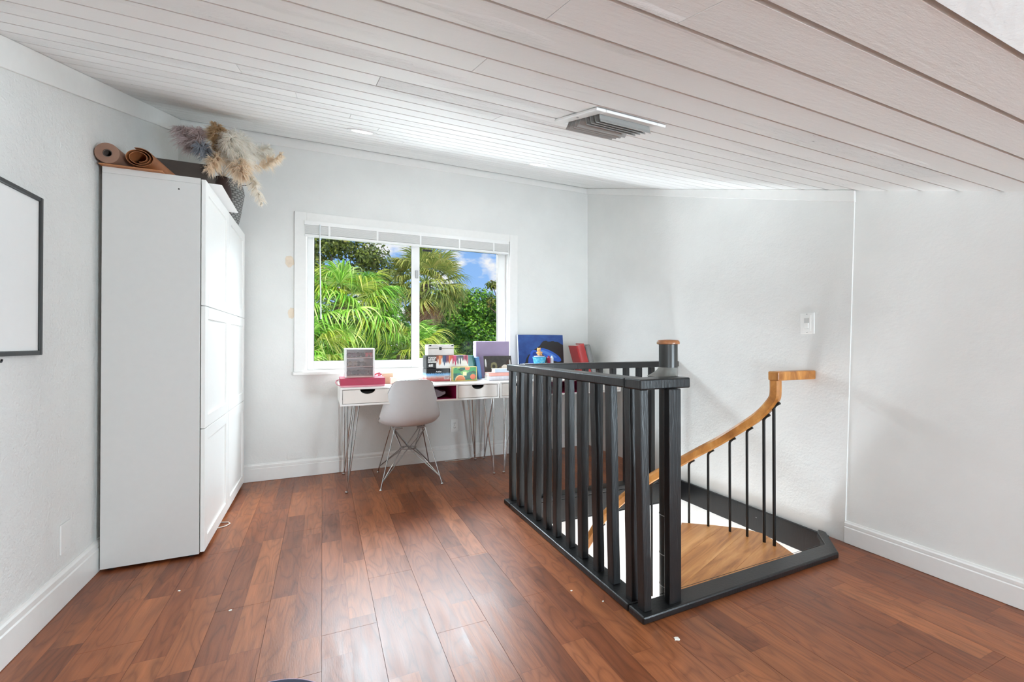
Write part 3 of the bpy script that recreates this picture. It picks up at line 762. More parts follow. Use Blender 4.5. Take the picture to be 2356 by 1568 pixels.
# ================================================================== DESKS
DT, DB, DY0, DY1 = 0.757, 0.626, 3.280, 3.845
def notch_front(x0, x1, z0, z1, y, th, nr=0.052, nd=0.032):
    """drawer front with a half-round finger notch in its upper edge"""
    c = (x0+x1)/2
    poly = [(x0, z0), (x1, z0), (x1, z1)]
    for k in range(13):
        a = math.pi*k/12; poly.append((c + nr*math.cos(a), z1 - nd*math.sin(a)))
    poly.append((x0, z1))
    return MB().prism(poly, th, Matrix(((1, 0, 0, 0), (0, 0, 1, y), (0, 1, 0, 0), (0, 0, 0, 1))))
def desk(x0, x1, label):
    d_ = thing('hairpin_desk', label, 'desk', ((x0+x1)/2, 3.55, 0), group='white desks under the window')
    t_ = 0.0145
    bx('desk_top', (x0, x1, DY0, DY1, DT-t_, DT), M_DESK, d_, 0.0025)
    bx('bottom_panel', (x0, x1, DY0, DY1, DB, DB+t_), M_DESK, d_, 0.0025)
    for a in (x0, x1-t_): bx('side_panel', (a, a+t_, DY0, DY1, DB+t_, DT-t_), M_DESK, d_)
    bx('back_panel', (x0+t_, x1-t_, DY1-0.012, DY1, DB+t_, DT-t_), M_DESK, d_)
    da, db = x0+0.358, x1-0.362
    for a in (da, db): bx('divider', (a, a+t_, DY0, DY1-0.012, DB+t_, DT-t_), M_DESK, d_)
    for a, b in ((x0+t_, da), (db+t_, x1-t_)):
        o = notch_front(a+0.003, b-0.003, DB+t_+0.003, DT-t_-0.003, DY0+0.002, 0.016).build('drawer', M_DRAWER, d_)
        MB().box(a+0.010, b-0.010, DY0+0.03, DY1-0.05, DB+t_+0.004, DT-t_-0.02).build('drawer_box', M_DARK, o)
    # magenta lining of the open compartment
    e_ = 0.0015; a, b = da+t_, db
    mb = MB(); y0 = DY0+0.004; y1 = DY1-0.02
    mb.box(a, a+e_, y0, y1, DB+t_, DT-t_); mb.box(b-e_, b, y0, y1, DB+t_, DT-t_)
    mb.box(a+e_, b-e_, y0, y1, DB+t_, DB+t_+e_); mb.box(a+e_, b-e_, y0, y1, DT-t_-e_, DT-t_); mb.box(a+e_, b-e_, y1, y1+e_, DB+t_, DT-t_)
    mb.build('cubby_lining', M_PINK, d_)
    for sx, fx in ((1, x0+0.046), (-1, x1-0.030)):
        for sy, fy in ((1, DY0+0.036), (-1, DY1-0.05)):
            mb = MB()
            for (dx, dy) in ((0.004*sx, 0.004*sy), (0.085*sx, 0.012*sy), (0.062*sx, 0.085*sy)):
                mb.tube([(fx + 0.003*sx*(dx != 0), fy, 0.008), (fx + dx, fy + dy, DB)], 0.0052, 8)
            mb.lathe([(0.010, 0.0), (0.012, 0.004), (0.011, 0.012), (0.006, 0.016)], (fx, fy, 0), 12)
            mb.box(min(fx-0.01*sx, fx+0.1*sx), max(fx-0.01*sx, fx+0.1*sx), min(fy-0.01*sy, fy+0.1*sy), max(fy-0.01*sy, fy+0.1*sy), DB-0.003, DB-0.0003)
            mb.build('hairpin_leg', M_CHROME, d_, smooth=True, origin=(fx, fy, 0))
    return d_
desk(0.115, 1.323, 'white desk with two drawers, magenta cubby and hairpin legs behind the grey chair')
desk(1.332, 2.540, 'second white hairpin desk in the corner behind the black railing')
# clear bag pushed into the cubby
mb = MB(); rows = []
for i in range(9):
    row = []
    for j in range(9):
        u, v = i/8, j/8
        row.append((0.70 + 0.19*u, 3.34 + 0.2*v, 0.690 + 0.040*math.sin(math.pi*u)*math.sin(math.pi*(0.15+0.7*v)) + 0.006*math.sin(u*13+v*7)))
    rows.append(row)
mb.grid(rows)
rows2 = [[(x, y, 0.646 + 0.03*(1-math.sin(math.pi*i/8))) for j, (x, y, z) in enumerate(r)] for i, r in enumerate(rows)]
mb.grid(rows2)
for i in range(8):
    for k in (0, 8):
        mb.add([rows[i][k], rows[i+1][k], rows2[i+1][k], rows2[i][k]], [(0, 1, 2, 3)])
        mb.add([rows[k][i], rows[k][i+1], rows2[k][i+1], rows2[k][i]], [(0, 1, 2, 3)])
tag(mb.build('plastic_pouch', plain('grey_plastic_film', (150, 140, 146), 0.2, vary=0.3, scale=40), smooth=True), 'crumpled grey plastic pouch stuffed in the magenta desk cubby', 'pouch')

# ================================================================== CHAIR
chc = Vector((0.628, 3.505, 0)); CR = R_(-3)
ch = thing('shell_chair', 'light grey plastic shell chair on a chrome wire base at the desk', 'chair', chc, CR)
TC = Matrix.Translation(chc) @ Matrix.Rotation(CR, 4, 'Z')
prof_c = [(0.225, 0.405, 0.205, 0.000), (0.205, 0.428, 0.213, 0.004), (0.12, 0.434, 0.222, 0.020), (0.02, 0.428, 0.226, 0.040), (-0.08, 0.428, 0.228, 0.062), (-0.150, 0.440, 0.230, 0.075), (-0.200, 0.475, 0.229, 0.078), (-0.228, 0.530, 0.222, 0.074), (-0.246, 0.600, 0.206, 0.064), (-0.262, 0.670, 0.185, 0.050), (-0.277, 0.735, 0.162, 0.034), (-0.289, 0.775, 0.146, 0.022), (-0.297, 0.798, 0.120, 0.010), (-0.301, 0.806, 0.080, 0.002)]
NU = 17
def shell_pts(off):
    rows = []
    for i, (y, z, hw, curl) in enumerate(prof_c):
        a = prof_c[max(i-1, 0)]; b = prof_c[min(i+1, len(prof_c)-1)]
        ty, tz = b[0]-a[0], b[1]-a[1]; L_ = math.hypot(ty, tz)
        nyv, nzv = tz/L_, -ty/L_                       # towards the sitter
        row = []
        for j in range(NU):
            u = -1 + 2*j/(NU-1); s_ = abs(u)**2.3
            p = Vector((hw*math.sin(u*1.35)/math.sin(1.35), y + nyv*(curl*s_ + off), z + nzv*(curl*s_ + off)))
            row.append(TC @ p)
        rows.append(row)
    return rows
ra, rb = shell_pts(0.0), shell_pts(-0.006)
mb = MB(); mb.grid(ra); mb.grid(rb)
n = len(prof_c)
def stitch(pa, pb):
    for i in range(len(pa)-1): mb.add([pa[i], pa[i+1], pb[i+1], pb[i]], [(0, 1, 2, 3)])
stitch(ra[0], rb[0]); stitch(ra[-1], rb[-1]); stitch([r[0] for r in ra], [r[0] for r in rb]); stitch([r[-1] for r in ra], [r[-1] for r in rb])
sh = mb.build('seat_shell', M_CHAIR, ch, smooth=True)
for p in sh.data.polygons: p.use_smooth = True
sub = sh.modifiers.new('sub', 'SUBSURF'); sub.levels = 1; sub.render_levels = 1
w_ = sh.modifiers.new('weld', 'WELD'); w_.merge_threshold = 0.0004
sh.modifiers.move(1, 0)
fl, fr, bl_, br = [Vector(p) for p in ((-0.215, 0.235, 0), (0.215, 0.235, 0), (-0.225, -0.245, 0), (0.225, -0.245, 0))]
sm = {'fl': Vector((-0.12, 0.10, 0.415)), 'fr': Vector((0.12, 0.10, 0.415)), 'bl': Vector((-0.115, -0.115, 0.420)), 'br': Vector((0.115, -0.115, 0.420))}
feet = {'fl': fl, 'fr': fr, 'bl': bl_, 'br': br}
r_ = 0.0045
for kx, f in feet.items():
    mb = MB(); mb.tube([TC @ (f + Vector((0, 0, 0.006))), TC @ sm[kx]], r_, 8)
    mb.lathe([(0.009, 0), (0.0105, 0.003), (0.0075, 0.008), (0.004, 0.012)], (0, 0, 0), 10, TC @ Matrix.Translation(f))
    mb.build('leg', M_CHROME, ch, smooth=True)
ctr = {'fl': Vector((-0.050, 0.040, 0.245)), 'fr': Vector((0.050, 0.040, 0.245)), 'bl': Vector((-0.050, -0.045, 0.235)), 'br': Vector((0.050, -0.045, 0.235))}
opp = {'fl': ('fr', 'bl'), 'fr': ('fl', 'br'), 'bl': ('br', 'fl'), 'br': ('bl', 'fr')}
for kx, f in feet.items():
    lo = f + (sm[kx]-f)*0.14
    for o_ in opp[kx]:
        mb = MB(); c1 = (ctr[kx] + ctr[o_])*0.5 + (ctr[kx]-ctr[o_])*0.12
        mb.tube([TC @ lo, TC @ c1, TC @ (sm[o_] + Vector((0, 0, -0.01)))], r_*0.85, 8)
        mb.build('brace_wire', M_STEELW, ch, smooth=True)
mb = MB(); mb.tube([TC @ Vector((0.062*math.cos(a), 0.052*math.sin(a), 0.240)) for a in [2*math.pi*k/16 for k in range(16)]], 0.0048, 8, closed=True)
mb.build('base_ring', M_STEELW, ch, smooth=True)
for s_ in (-1, 1):
    MB().tube([TC @ Vector((s_*0.118, -0.115, 0.423)), TC @ Vector((s_*0.118, 0.10, 0.418))], 0.007, 8).build('seat_mount', M_STEELW, ch, smooth=True)
    MB().tube([TC @ Vector((s_*0.118, -0.112, 0.419)), TC @ Vector((s_*0.055, -0.118, 0.424))], 0.008, 8).build('mount_block', M_STEELW, ch, smooth=True)

# ================================================================== THINGS ON THE DESK
def boxobj(name, a, mat, label, cat, bevel=0.002, group=None, rz=0.0):
    x0, x1, y0, y1, z0, z1 = a
    c = Vector(((x0+x1)/2, (y0+y1)/2, z0))
    o = MB().box(x0-c.x, x1-c.x, y0-c.y, y1-c.y, 0, z1-z0).build(name, mat, bevel=bevel)
    o.location = c; o.rotation_euler.z = rz
    return tag(o, label, cat, group)
Z0 = DT + 0.0006
# pink ribboned box + drawer unit
pb = thing('keepsake_box', 'flat crimson box with ribbon ends under the clear drawer unit', 'box', (0.27, 3.42, Z0))
bx('box_base', (0.120, 0.424, 3.322, 3.560, Z0, Z0+0.012), plain('pale_pink_card', (226, 150, 165), 0.5), pb, 0.001)
bx('box_lid', (0.117, 0.427, 3.318, 3.563, Z0+0.012, Z0+0.062), plain('crimson_card', (178, 44, 78), 0.45, vary=0.1, scale=18), pb, 0.003)
mb = MB(); mb.tube([(0.115, 3.42, Z0+0.05), (0.095, 3.40, Z0+0.045), (0.088, 3.385, Z0+0.03), (0.100, 3.37, Z0+0.015), (0.116, 3.36, Z0+0.008)], 0.004, 6)
mb.build('ribbon', plain('pink_ribbon', (214, 140, 152), 0.4, vary=0.2), pb, smooth=True)
mb = MB(); mb.tube([(0.374, 3.525, Z0+0.0695), (0.385, 3.53, Z0+0.076), (0.41, 3.535, Z0+0.082), (0.425, 3.53, Z0+0.074), (0.40, 3.50, Z0+0.0695)], 0.006, 6)
mb.build('ribbon', plain('red_ribbon', (196, 60, 84), 0.4, vary=0.3), pb, smooth=True)
UZ = Z0 + 0.0630
du = thing('drawer_unit', 'small white desktop unit with three clear drawers of sunglasses', 'drawer unit', (0.25, 3.47, UZ))
ux0, ux1, uy0, uy1, uz1 = 0.150, 0.360, 3.385, 3.545, UZ+0.215
for a in (ux0, ux1-0.013): bx('side_panel', (a, a+0.013, uy0, uy1, UZ, uz1), M_FRAME, du, 0.002)
bx('top_panel', (ux0+0.013, ux1-0.013, uy0, uy1, uz1-0.010, uz1), M_FRAME, du, 0.001)
bx('bottom_panel', (ux0+0.013, ux1-0.013, uy0, uy1, UZ, UZ+0.009), plain('pale_pink_plastic', (226, 200, 192), 0.4), du, 0.001)
bx('back_panel', (ux0+0.013, ux1-0.013, uy1-0.006, uy1, UZ+0.009, uz1-0.010), plain('misty_white', (240, 238, 238), 0.5), du)
t = NT('clear_drawer'); tr = t.node('ShaderNodeBsdfTransparent', {'Color': (0.98, 0.97, 0.97, 1)}); t.b.inputs['Base Color'].default_value = (0.8, 0.76, 0.76, 1); t.b.inputs['Roughness'].default_value = 0.15
mxn = t.node('ShaderNodeMixShader', {0: 0.12}); t.link(tr.outputs[0], mxn.inputs[1]); t.link(t.b.outputs[0], mxn.inputs[2]); t.link(mxn.outputs[0], t.out.inputs[0]); M_CLEAR = t.m
dz = (uz1-0.010 - UZ - 0.009)/3
for i in range(3):
    za = UZ + 0.009 + i*dz
    dr = bx('drawer', (ux0+0.015, ux1-0.015, uy0-0.001, uy0+0.002, za+0.002, za+dz-0.002), M_CLEAR, du)
    bx('drawer_floor', (ux0+0.015, ux1-0.015, uy0+0.002, uy1-0.01, za+0.002, za+0.0055), plain('drawer_tint', (236, 214, 208), 0.4), dr)
    for q, (cx_, c_) in enumerate((((0.20, (120, 100, 108)), (0.262, (70, 64, 66)), (0.322, (206, 96, 104))), ((0.205, (150, 138, 130)), (0.265, (84, 80, 80))), ((0.20, (92, 90, 94)), (0.262, (70, 70, 74)), (0.318, (112, 104, 104))))[2-i]):
        g = MB()
        for s_ in (-1, 1): g.lathe([(0.004, -0.002), (0.017, -0.002), (0.017, 0.002), (0.004, 0.002)], (0, 0, 0), 14, TR((cx_ + s_*0.018, uy0+0.03+0.01*q, za+0.028), (R_(80), 0, R_(8*q))))
        g.tube([(cx_-0.03, uy0+0.03, za+0.036), (cx_, uy0+0.022, za+0.040), (cx_+0.03, uy0+0.03, za+0.036)], 0.003, 6)
        g.tube([(cx_-0.036, uy0+0.03, za+0.034), (cx_-0.03, uy0+0.12, za+0.012)], 0.002, 6); g.tube([(cx_+0.036, uy0+0.03, za+0.034), (cx_+0.03, uy0+0.12, za+0.012)], 0.002, 6)
        go = g.build('sunglasses', plain('lens_%d_%d' % (i, q), c_, 0.2), None, smooth=True)
        wd = ('bottom', 'middle', 'top')[i]; sd = ('left', 'centre', 'right')[q]
        tag(go, 'sunglasses at the %s of the %s drawer of the clear unit' % (sd, wd), 'sunglasses', 'sunglasses in the clear drawers')
# small wooden boxes
boxobj('wooden_box', (0.434, 0.512, 3.505, 3.57, Z0, Z0+0.082), plain('pale_birch', (222, 196, 166), 0.55, vary=0.06), 'tall pale wooden box behind the little blush box', 'box', 0.003)
boxobj('trinket_box', (0.482, 0.536, 3.432, 3.485, Z0, Z0+0.050), plain('blush_wood', (232, 208, 194), 0.5, vary=0.04), 'little blush pink box beside the crimson box', 'box', 0.004)
# paper roll and sheet
Tr = TR((0.68, 3.745, Z0+0.0345), (0, R_(90), 0))
pr_ = MB(); prof_r = [(0.030, -0.17), (0.0335, -0.17), (0.0335, 0.17), (0.030, 0.17)]
pr_.lathe(prof_r, (0, 0, 0), 24, Tr)
tag(pr_.build('paper_roll', plain('white_paper', (238, 238, 236), 0.6, vary=0.015), smooth=True), 'white paper roll lying behind the sheet at the back of the desk', 'paper roll')
boxobj('paper_sheet', (0.56, 0.83, 3.42, 3.64, Z0, Z0+0.004), plain('white_paper2', (244, 244, 243), 0.55, vary=0.01), 'blank white paper pad lying flat behind the chair back', 'paper', 0.0008, rz=R_(-4))

def printed(name, build, rough=0.35):
    t = NT(name); co = t.node('ShaderNodeTexCoord').outputs['Generated']; s_ = t.node('ShaderNodeSeparateXYZ', {0: co})
    t.link(build(t, co, s_.outputs[0], s_.outputs[2]), t.b.inputs['Base Color']); t.b.inputs['Roughness'].default_value = rough
    return t.m
def step(t, v, lo, hi): return t.math('MULTIPLY', t.math('GREATER_THAN', v, lo), t.math('LESS_THAN', v, hi))
def art_box_a(t, co, x, z):
    n = t.node('ShaderNodeTexNoise', {'Vector': co, 'Scale': 16.0, 'Detail': 5.0})
    zz = t.math('ADD', z, t.math('MULTIPLY', t.math('SUBTRACT', n.outputs['Fac'], 0.5), 0.35))
    c = t.ramp(zz, [(0.0, lin((206, 92, 104))), (0.22, lin((196, 120, 112))), (0.34, lin((214, 176, 166))), (0.46, lin((150, 190, 224))), (0.60, lin((104, 160, 210))), (0.66, lin((18, 20, 24)))])
    return c
sb = thing('art_set_box', 'flat art box with a blue and coral picture under a black band', 'box', (0.89, 3.65, Z0))
bx('box_body', (0.785, 0.990, 3.552, 3.690, Z0, Z0+0.104), printed('art_box_print', art_box_a), sb, 0.003)
bx('label_panel', (0.935, 0.982, 3.5505, 3.553, Z0+0.015, Z0+0.045), plain('pale_label', (206, 186, 190), 0.5), sb)
for k_, zz in enumerate((0.036, 0.028, 0.021)): bx('label_line', (0.940, 0.976-0.008*k_, 3.5498, 3.5506, Z0+zz, Z0+zz+0.003), plain('label_ink', (120, 100, 110), 0.5), sb)
text_mesh('ArtSet', 0.017, TR((0.865, 3.5512, Z0+0.074), (R_(90), 0, 0)), M_FRAME, sb, bold=0.0006)
ZB1 = Z0 + 0.1046
def art_markers(t, co, x, z):
    # colour streaks hanging from the upper edge
    N = 26
    k_ = t.math('FLOOR', t.math('MULTIPLY', x, float(N)))
    w_ = t.node('ShaderNodeTexWhiteNoise', {'W': k_}, noise_dimensions='1D')
    cols = [(146, 78, 60), (226, 150, 104), (198, 112, 70), (40, 70, 110), (32, 40, 84), (120, 40, 70), (224, 128, 72), (196, 70, 40), (190, 36, 60), (204, 60, 110), (112, 60, 96), (70, 74, 90), (36, 44, 60), (56, 54, 66), (176, 92, 118), (140, 40, 72), (196, 110, 124)]
    c = t.ramp(t.math('DIVIDE', k_, float(N)), [(i/len(cols), lin(q)) for i, q in enumerate(cols)], 'CONSTANT')
    ln_ = t.math('ADD', t.math('MULTIPLY', w_.outputs['Value'], 0.55), 0.30)
    fx = t.math('ABSOLUTE', t.math('SUBTRACT', t.math('FRACT', t.math('MULTIPLY', x, float(N))), 0.5))
    tip = t.math('SUBTRACT', ln_, t.math('MULTIPLY', fx, 0.35))
    on = t.math('GREATER_THAN', z, t.math('SUBTRACT', 1.0, tip))
    return t.mix(on, lin((244, 243, 243)), c)
mk = thing('marker_set_box', 'white marker box with dripping colour streaks and a black lettered end', 'box', (0.97, 3.65, ZB1))
bx('box_body', (0.870, 1.149, 3.562, 3.700, ZB1, ZB1+0.108), printed('marker_print', art_markers), mk, 0.002)
bx('black_end', (0.787, 0.8695, 3.562, 3.700, ZB1, ZB1+0.108), plain('black_card', (42, 42, 44), 0.4), mk, 0.006)
for i, s_ in enumerate(('TOUCH', 'ARTIST', 'MARKER')): text_mesh(s_, 0.0195, TR((0.801, 3.5612, ZB1+0.086-0.0185*i), (R_(90), 0, 0)), M_FRAME, mk, bold=0.0011)
text_mesh('68!', 0.030, TR((0.806, 3.5612, ZB1+0.017), (R_(90), 0, 0)), M_FRAME, mk, bold=0.0014)
ZB2 = ZB1 + 0.1086
cs_ = thing('aluminium_case', 'silver latched case topmost on the stack of art boxes', 'case', (0.92, 3.65, ZB2))
bx('case_body', (0.803, 1.026, 3.572, 3.690, ZB2, ZB2+0.058), plain('case_silver', (214, 208, 204), 0.3, vary=0.03), cs_, 0.004)
bx('case_lid', (0.803, 1.026, 3.572, 3.690, ZB2+0.0595, ZB2+0.092), plain('case_silver', (214, 208, 204), 0.3), cs_, 0.004)
bx('latch', (0.898, 0.918, 3.567, 3.5725, ZB2+0.045, ZB2+0.072), M_IRON, cs_, 0.002)
for x in (0.822, 1.012): bx('corner_cap', (x-0.009, x+0.009, 3.5705, 3.5725, ZB2+0.078, ZB2+0.091), M_IRON, cs_, 0.001)
# green chocolate-style gift box with gold rim
def art_green(t, co, x, z):
    v = t.node('ShaderNodeTexVoronoi', {'Vector': co, 'Scale': 3.2, 'Randomness': 1.0})
    c = t.ramp(t.node('ShaderNodeSeparateColor', {0: v.outputs['Color']}).outputs[0], [(0.0, lin((16, 92, 72))), (0.3, lin((60, 150, 84))), (0.5, lin((20, 120, 112))), (0.75, lin((120, 176, 96))), (0.9, lin((40, 84, 52)))], 'CONSTANT')
    def disc(cx_, cz_, r, a=1.8):
        dx = t.math('MULTIPLY', t.math('SUBTRACT', x, cx_), a); dz_ = t.math('SUBTRACT', z, cz_)
        return t.math('LESS_THAN', t.math('ADD', t.math('MULTIPLY', dx, dx), t.math('MULTIPLY', dz_, dz_)), r*r)
    c = t.mix(disc(0.30, 0.02, 0.40), c, lin((236, 196, 140)))
    c = t.mix(disc(0.32, -0.02, 0.36), c, lin((220, 128, 72)))
    c = t.mix(disc(0.86, 0.25, 0.22), c, lin((224, 116, 80)))
    c = t.mix(disc(0.62, 0.97, 0.20), c, lin((226, 130, 84)))
    sq = t.math('MULTIPLY', step(t, x, 0.42, 0.58), step(t, z, 0.36, 0.66))
    return t.mix(sq, c, lin((228, 222, 160)))
gb = thing('gift_box', 'green fruit-patterned gift box with a gold rim standing on the desk', 'box', (1.10, 3.52, Z0))
bx('box_face', (0.999, 1.199, 3.500, 3.548, Z0+0.006, Z0+0.113), printed('green_print', art_green), gb, 0.001)
mb = MB(); gx0, gx1, gz1 = 0.993, 1.205, Z0+0.119
mb.box(gx0, gx0+0.0058, 3.496, 3.550, Z0, gz1); mb.box(gx1-0.0058, gx1, 3.496, 3.550, Z0, gz1); mb.box(gx0+0.0058, gx1-0.0058, 3.496, 3.550, Z0, Z0+0.0058); mb.box(gx0+0.0058, gx1-0.0058, 3.496, 3.550, gz1-0.0058, gz1)
mb.build('gold_rim', plain('gold_card', (226, 208, 128), 0.35), gb, bevel=0.001)
# purple box, blue books, black picture, small books
pz = Z0
boxobj('lilac_box', (1.283, 1.612, 3.745, 3.835, pz, 1.093), plain('lilac_card', (166, 148, 178), 0.5, vary=0.06, scale=9), 'large lilac box standing behind the black picture', 'box', 0.006)
def leaning(name, w, h, th, base, lean, roll, mats, label, cat, rz=0.0):
    """upright slab of width w; base is its lower left front corner; leans back (lean) and sideways (roll)"""
    o = thing(name, label, cat, base, rz); T = Matrix.Translation(base) @ Matrix.Rotation(rz, 4, 'Z') @ Matrix.Rotation(roll, 4, 'Y') @ Matrix.Rotation(-lean, 4, 'X')
    return o, T
def book_upright(base, th, dep, h, roll, mat, label, rz=0.0):
    o, T = leaning('book', th, h, dep, base, 0, roll, None, label, 'book', rz)
    mb = MB(); mb.box(0, 0.003, 0, dep, 0, h, T); mb.box(th-0.003, th, 0, dep, 0, h, T); mb.box(0.003, th-0.003, 0, 0.003, 0, h, T)
    mb.build('cover', mat, o, bevel=0.0008, segs=1)
    MB().box(0.003, th-0.003, 0.003, dep-0.004, 0.003, h-0.004, T).build('pages', plain('page_block', (232, 232, 224), 0.7), o)
    return o
book_upright((1.224, 3.585, Z0+0.004), 0.016, 0.15, 0.205, R_(-9), plain('teal_cloth', (34, 104, 100), 0.5), 'thin dark teal book leaning next to the green gift box')
book_upright((1.247, 3.560, Z0+0.005), 0.030, 0.17, 0.190, R_(-9), plain('blue_cloth', (84, 132, 186), 0.5, vary=0.12, scale=8), 'blue book leaning against the black picture')
def art_dark(t, co, x, z):
    n = t.node('ShaderNodeTexNoise', {'Vector': co, 'Scale': 9.0, 'Detail': 4.0})
    def blob(cx_, cz_, rx, rz_):
        dx = t.math('DIVIDE', t.math('SUBTRACT', x, cx_), rx); dz_ = t.math('DIVIDE', t.math('SUBTRACT', z, cz_), rz_)
        q = t.math('ADD', t.math('MULTIPLY', dx, dx), t.math('MULTIPLY', dz_, dz_))
        return t.math('LESS_THAN', t.math('ADD', q, t.math('MULTIPLY', n.outputs['Fac'], 0.9)), 1.4)
    c = t.ramp(n.outputs['Fac'], [(0.3, lin((58, 54, 50))), (0.7, lin((74, 70, 66)))])
    c = t.mix(blob(0.72, 0.34, 0.32, 0.20), c, lin((138, 112, 84)))
    c = t.mix(blob(0.34, 0.56, 0.12, 0.18), c, lin((130, 124, 88)))
    c = t.mix(blob(0.33, 0.56, 0.06, 0.08), c, lin((58, 56, 46)))
    c = t.mix(blob(0.74, 0.50, 0.13, 0.12), c, lin((226, 214, 196)))
    c = t.mix(blob(0.86, 0.66, 0.06, 0.16), c, lin((66, 46, 36)))
    c = t.mix(blob(0.93, 0.70, 0.025, 0.14), c, lin((210, 206, 198)))
    c = t.mix(blob(0.05, 0.70, 0.03, 0.18), c, lin((220, 220, 216)))
    return c
o, T = leaning('picture_canvas', 0.27, 0.205, 0.016, (1.303, 3.548, Z0+0.001), R_(13), 0, None, 'black picture with a brown and white animal leaning on the desk', 'picture')
MB().box(0, 0.262, 0, 0.014, 0, 0.208, T).build('canvas', printed('dark_painting', art_dark), o, bevel=0.001)
for i, (a, c_, lb, n_) in enumerate((((1.285, 1.500, 3.425, 3.530, Z0, Z0+0.036), (214, 212, 220), 'white and grey patterned book at the bottom of the small pile by the railing', 'white_book'),
        ((1.288, 1.492, 3.428, 3.528, Z0+0.0366, Z0+0.066), (232, 168, 156), 'salmon pink book in the middle of the small pile by the railing', 'pink_book'),
        ((1.345, 1.486, 3.432, 3.520, Z0+0.0666, Z0+0.098), (206, 220, 236), 'pale blue book on top of the small pile by the railing', 'blue_book'))):
    x0, x1, y0, y1, z0, z1 = a
    b_ = thing('book', lb, 'book', ((x0+x1)/2, (y0+y1)/2, z0))
    m_ = plain('cover_'+n_, c_, 0.45, vary=0.12 if i == 0 else 0.05, scale=40 if i == 0 else 12)
    mb = MB(); mb.box(x0, x1, y0, y1, z0, z0+0.003); mb.box(x0, x1, y0, y1, z1-0.003, z1); mb.box(x0, x1, y0, y0+0.003, z0+0.003, z1-0.003)
    mb.build('cover', m_, b_, bevel=0.0008, segs=1)
    MB().box(x0+0.003, x1-0.003, y0+0.003, y1-0.003, z0+0.003, z1-0.003).build('pages', plain('page_block', (232, 232, 224), 0.7), b_)

# --- second desk: painting, white box, cup, plush, bottles, folders
def art_blue(t, co, x, z):
    n = t.node('ShaderNodeTexNoise', {'Vector': co, 'Scale': 5.0, 'Detail': 5.0})
    wv = t.math('MULTIPLY', t.math('SUBTRACT', n.outputs['Fac'], 0.5), 0.22)
    c = t.ramp(n.outputs['Fac'], [(0.3, lin((22, 52, 118))), (0.7, lin((44, 88, 160)))])
    # dark hill
    hx = t.math('SUBTRACT', x, 0.72)
    top = t.math('SUBTRACT', 0.86, t.math('MULTIPLY', t.math('MULTIPLY', hx, hx), 1.45))
    hill = t.math('LESS_THAN', t.math('ADD', z, wv), top)
    c = t.mix(hill, c, lin((40, 36, 36)))
    # blue swirls
    def ell(cx_, cz_, rx, rz_, sh):
        dz_ = t.math('SUBTRACT', t.math('SUBTRACT', z, cz_), t.math('MULTIPLY', t.math('SUBTRACT', x, cx_), sh))
        dx = t.math('DIVIDE', t.math('SUBTRACT', x, cx_), rx); dz2 = t.math('DIVIDE', dz_, rz_)
        return t.math('LESS_THAN', t.math('ADD', t.math('ADD', t.math('MULTIPLY', dx, dx), t.math('MULTIPLY', dz2, dz2)), wv), 1.0)
    c = t.mix(ell(0.70, 0.50, 0.24, 0.11, -0.55), c, lin((44, 98, 200)))
    c = t.mix(ell(0.66, 0.53, 0.18, 0.04, -0.5), c, lin((88, 140, 222)))
    c = t.mix(ell(0.34, 0.52, 0.09, 0.11, 0), c, lin((40, 92, 204)))
    c = t.mix(ell(0.35, 0.52, 0.05, 0.06, 0), c, lin((24, 58, 150)))
    c = t.mix(ell(0.27, 0.36, 0.07, 0.16, 0.3), c, lin((46, 88, 190)))
    return c
o, T = leaning('painting', 0.5, 0.4, 0.018, (1.738, 3.790, Z0+0.001), R_(5), 0, None, 'blue and black canvas painting leaning on the wall behind the cup', 'painting')
MB().box(0, 0.500, 0, 0.016, 0, 0.400, T).build('canvas', printed('blue_painting', art_blue, 0.4), o, bevel=0.001)
bk = MB(); bk.box(-0.0015, 0.5015, 0.0015, 0.020, -0.0005, 0.4015, T); bk.build('canvas_edge', plain('canvas_white', (214, 222, 236), 0.6), o)
boxobj('white_carton', (1.700, 1.990, 3.480, 3.640, Z0, 0.886), plain('carton_white', (240, 240, 240), 0.5, vary=0.01), 'white carton under the turquoise cup on the second desk', 'box', 0.003)
cup = MB().lathe([(0.046, 0.0), (0.050, 0.002), (0.064, 0.066), (0.066, 0.068), (0.062, 0.068), (0.05, 0.012)], (0, 0, 0), 28)
co_ = thing('tub_cup', 'turquoise tub on the white carton in front of the painting', 'cup', (1.828, 3.545, 0.8868))
cup_o = MB(); cup_o.lathe([(0.046, 0.0), (0.050, 0.002), (0.064, 0.060), (0.066, 0.062), (0.060, 0.062)], (1.828, 3.545, 0.8868), 28)
def art_cup(t, co, x, z):
    n = t.node('ShaderNodeTexVoronoi', {'Vector': co, 'Scale': 5.0})
    return t.ramp(n.outputs['Distance'], [(0.12, lin((214, 226, 150))), (0.22, lin((96, 200, 224))), (0.6, lin((58, 160, 206)))])
cup_o.build('tub', printed('cup_print', art_cup), co_, smooth=True)
lid = MB(); lid.lathe([(0.048, 0.0), (0.052, 0.003), (0.050, 0.008), (0.010, 0.011)], (1.828, 3.545, 0.9492), 28); lid.build('lid', plain('pale_lilac', (206, 200, 226), 0.4), co_, smooth=True)
pl_ = MB()
for (dx, dy, dz_, rr) in ((0, 0, 0.022, 0.022), (-0.004, 0, 0.052, 0.017), (-0.016, 0, 0.066, 0.006), (0.010, 0, 0.066, 0.006), (0.022, -0.004, 0.028, 0.009), (-0.022, -0.004, 0.026, 0.009), (0.012, -0.018, 0.010, 0.009), (-0.012, -0.018, 0.010, 0.009)):
    pl_.lathe([(rr*math.sin(math.pi*k/8)+1e-4, -rr*math.cos(math.pi*k/8)) for k in range(9)], (1.826+dx, 3.545+dy, 0.9606+dz_), 14)
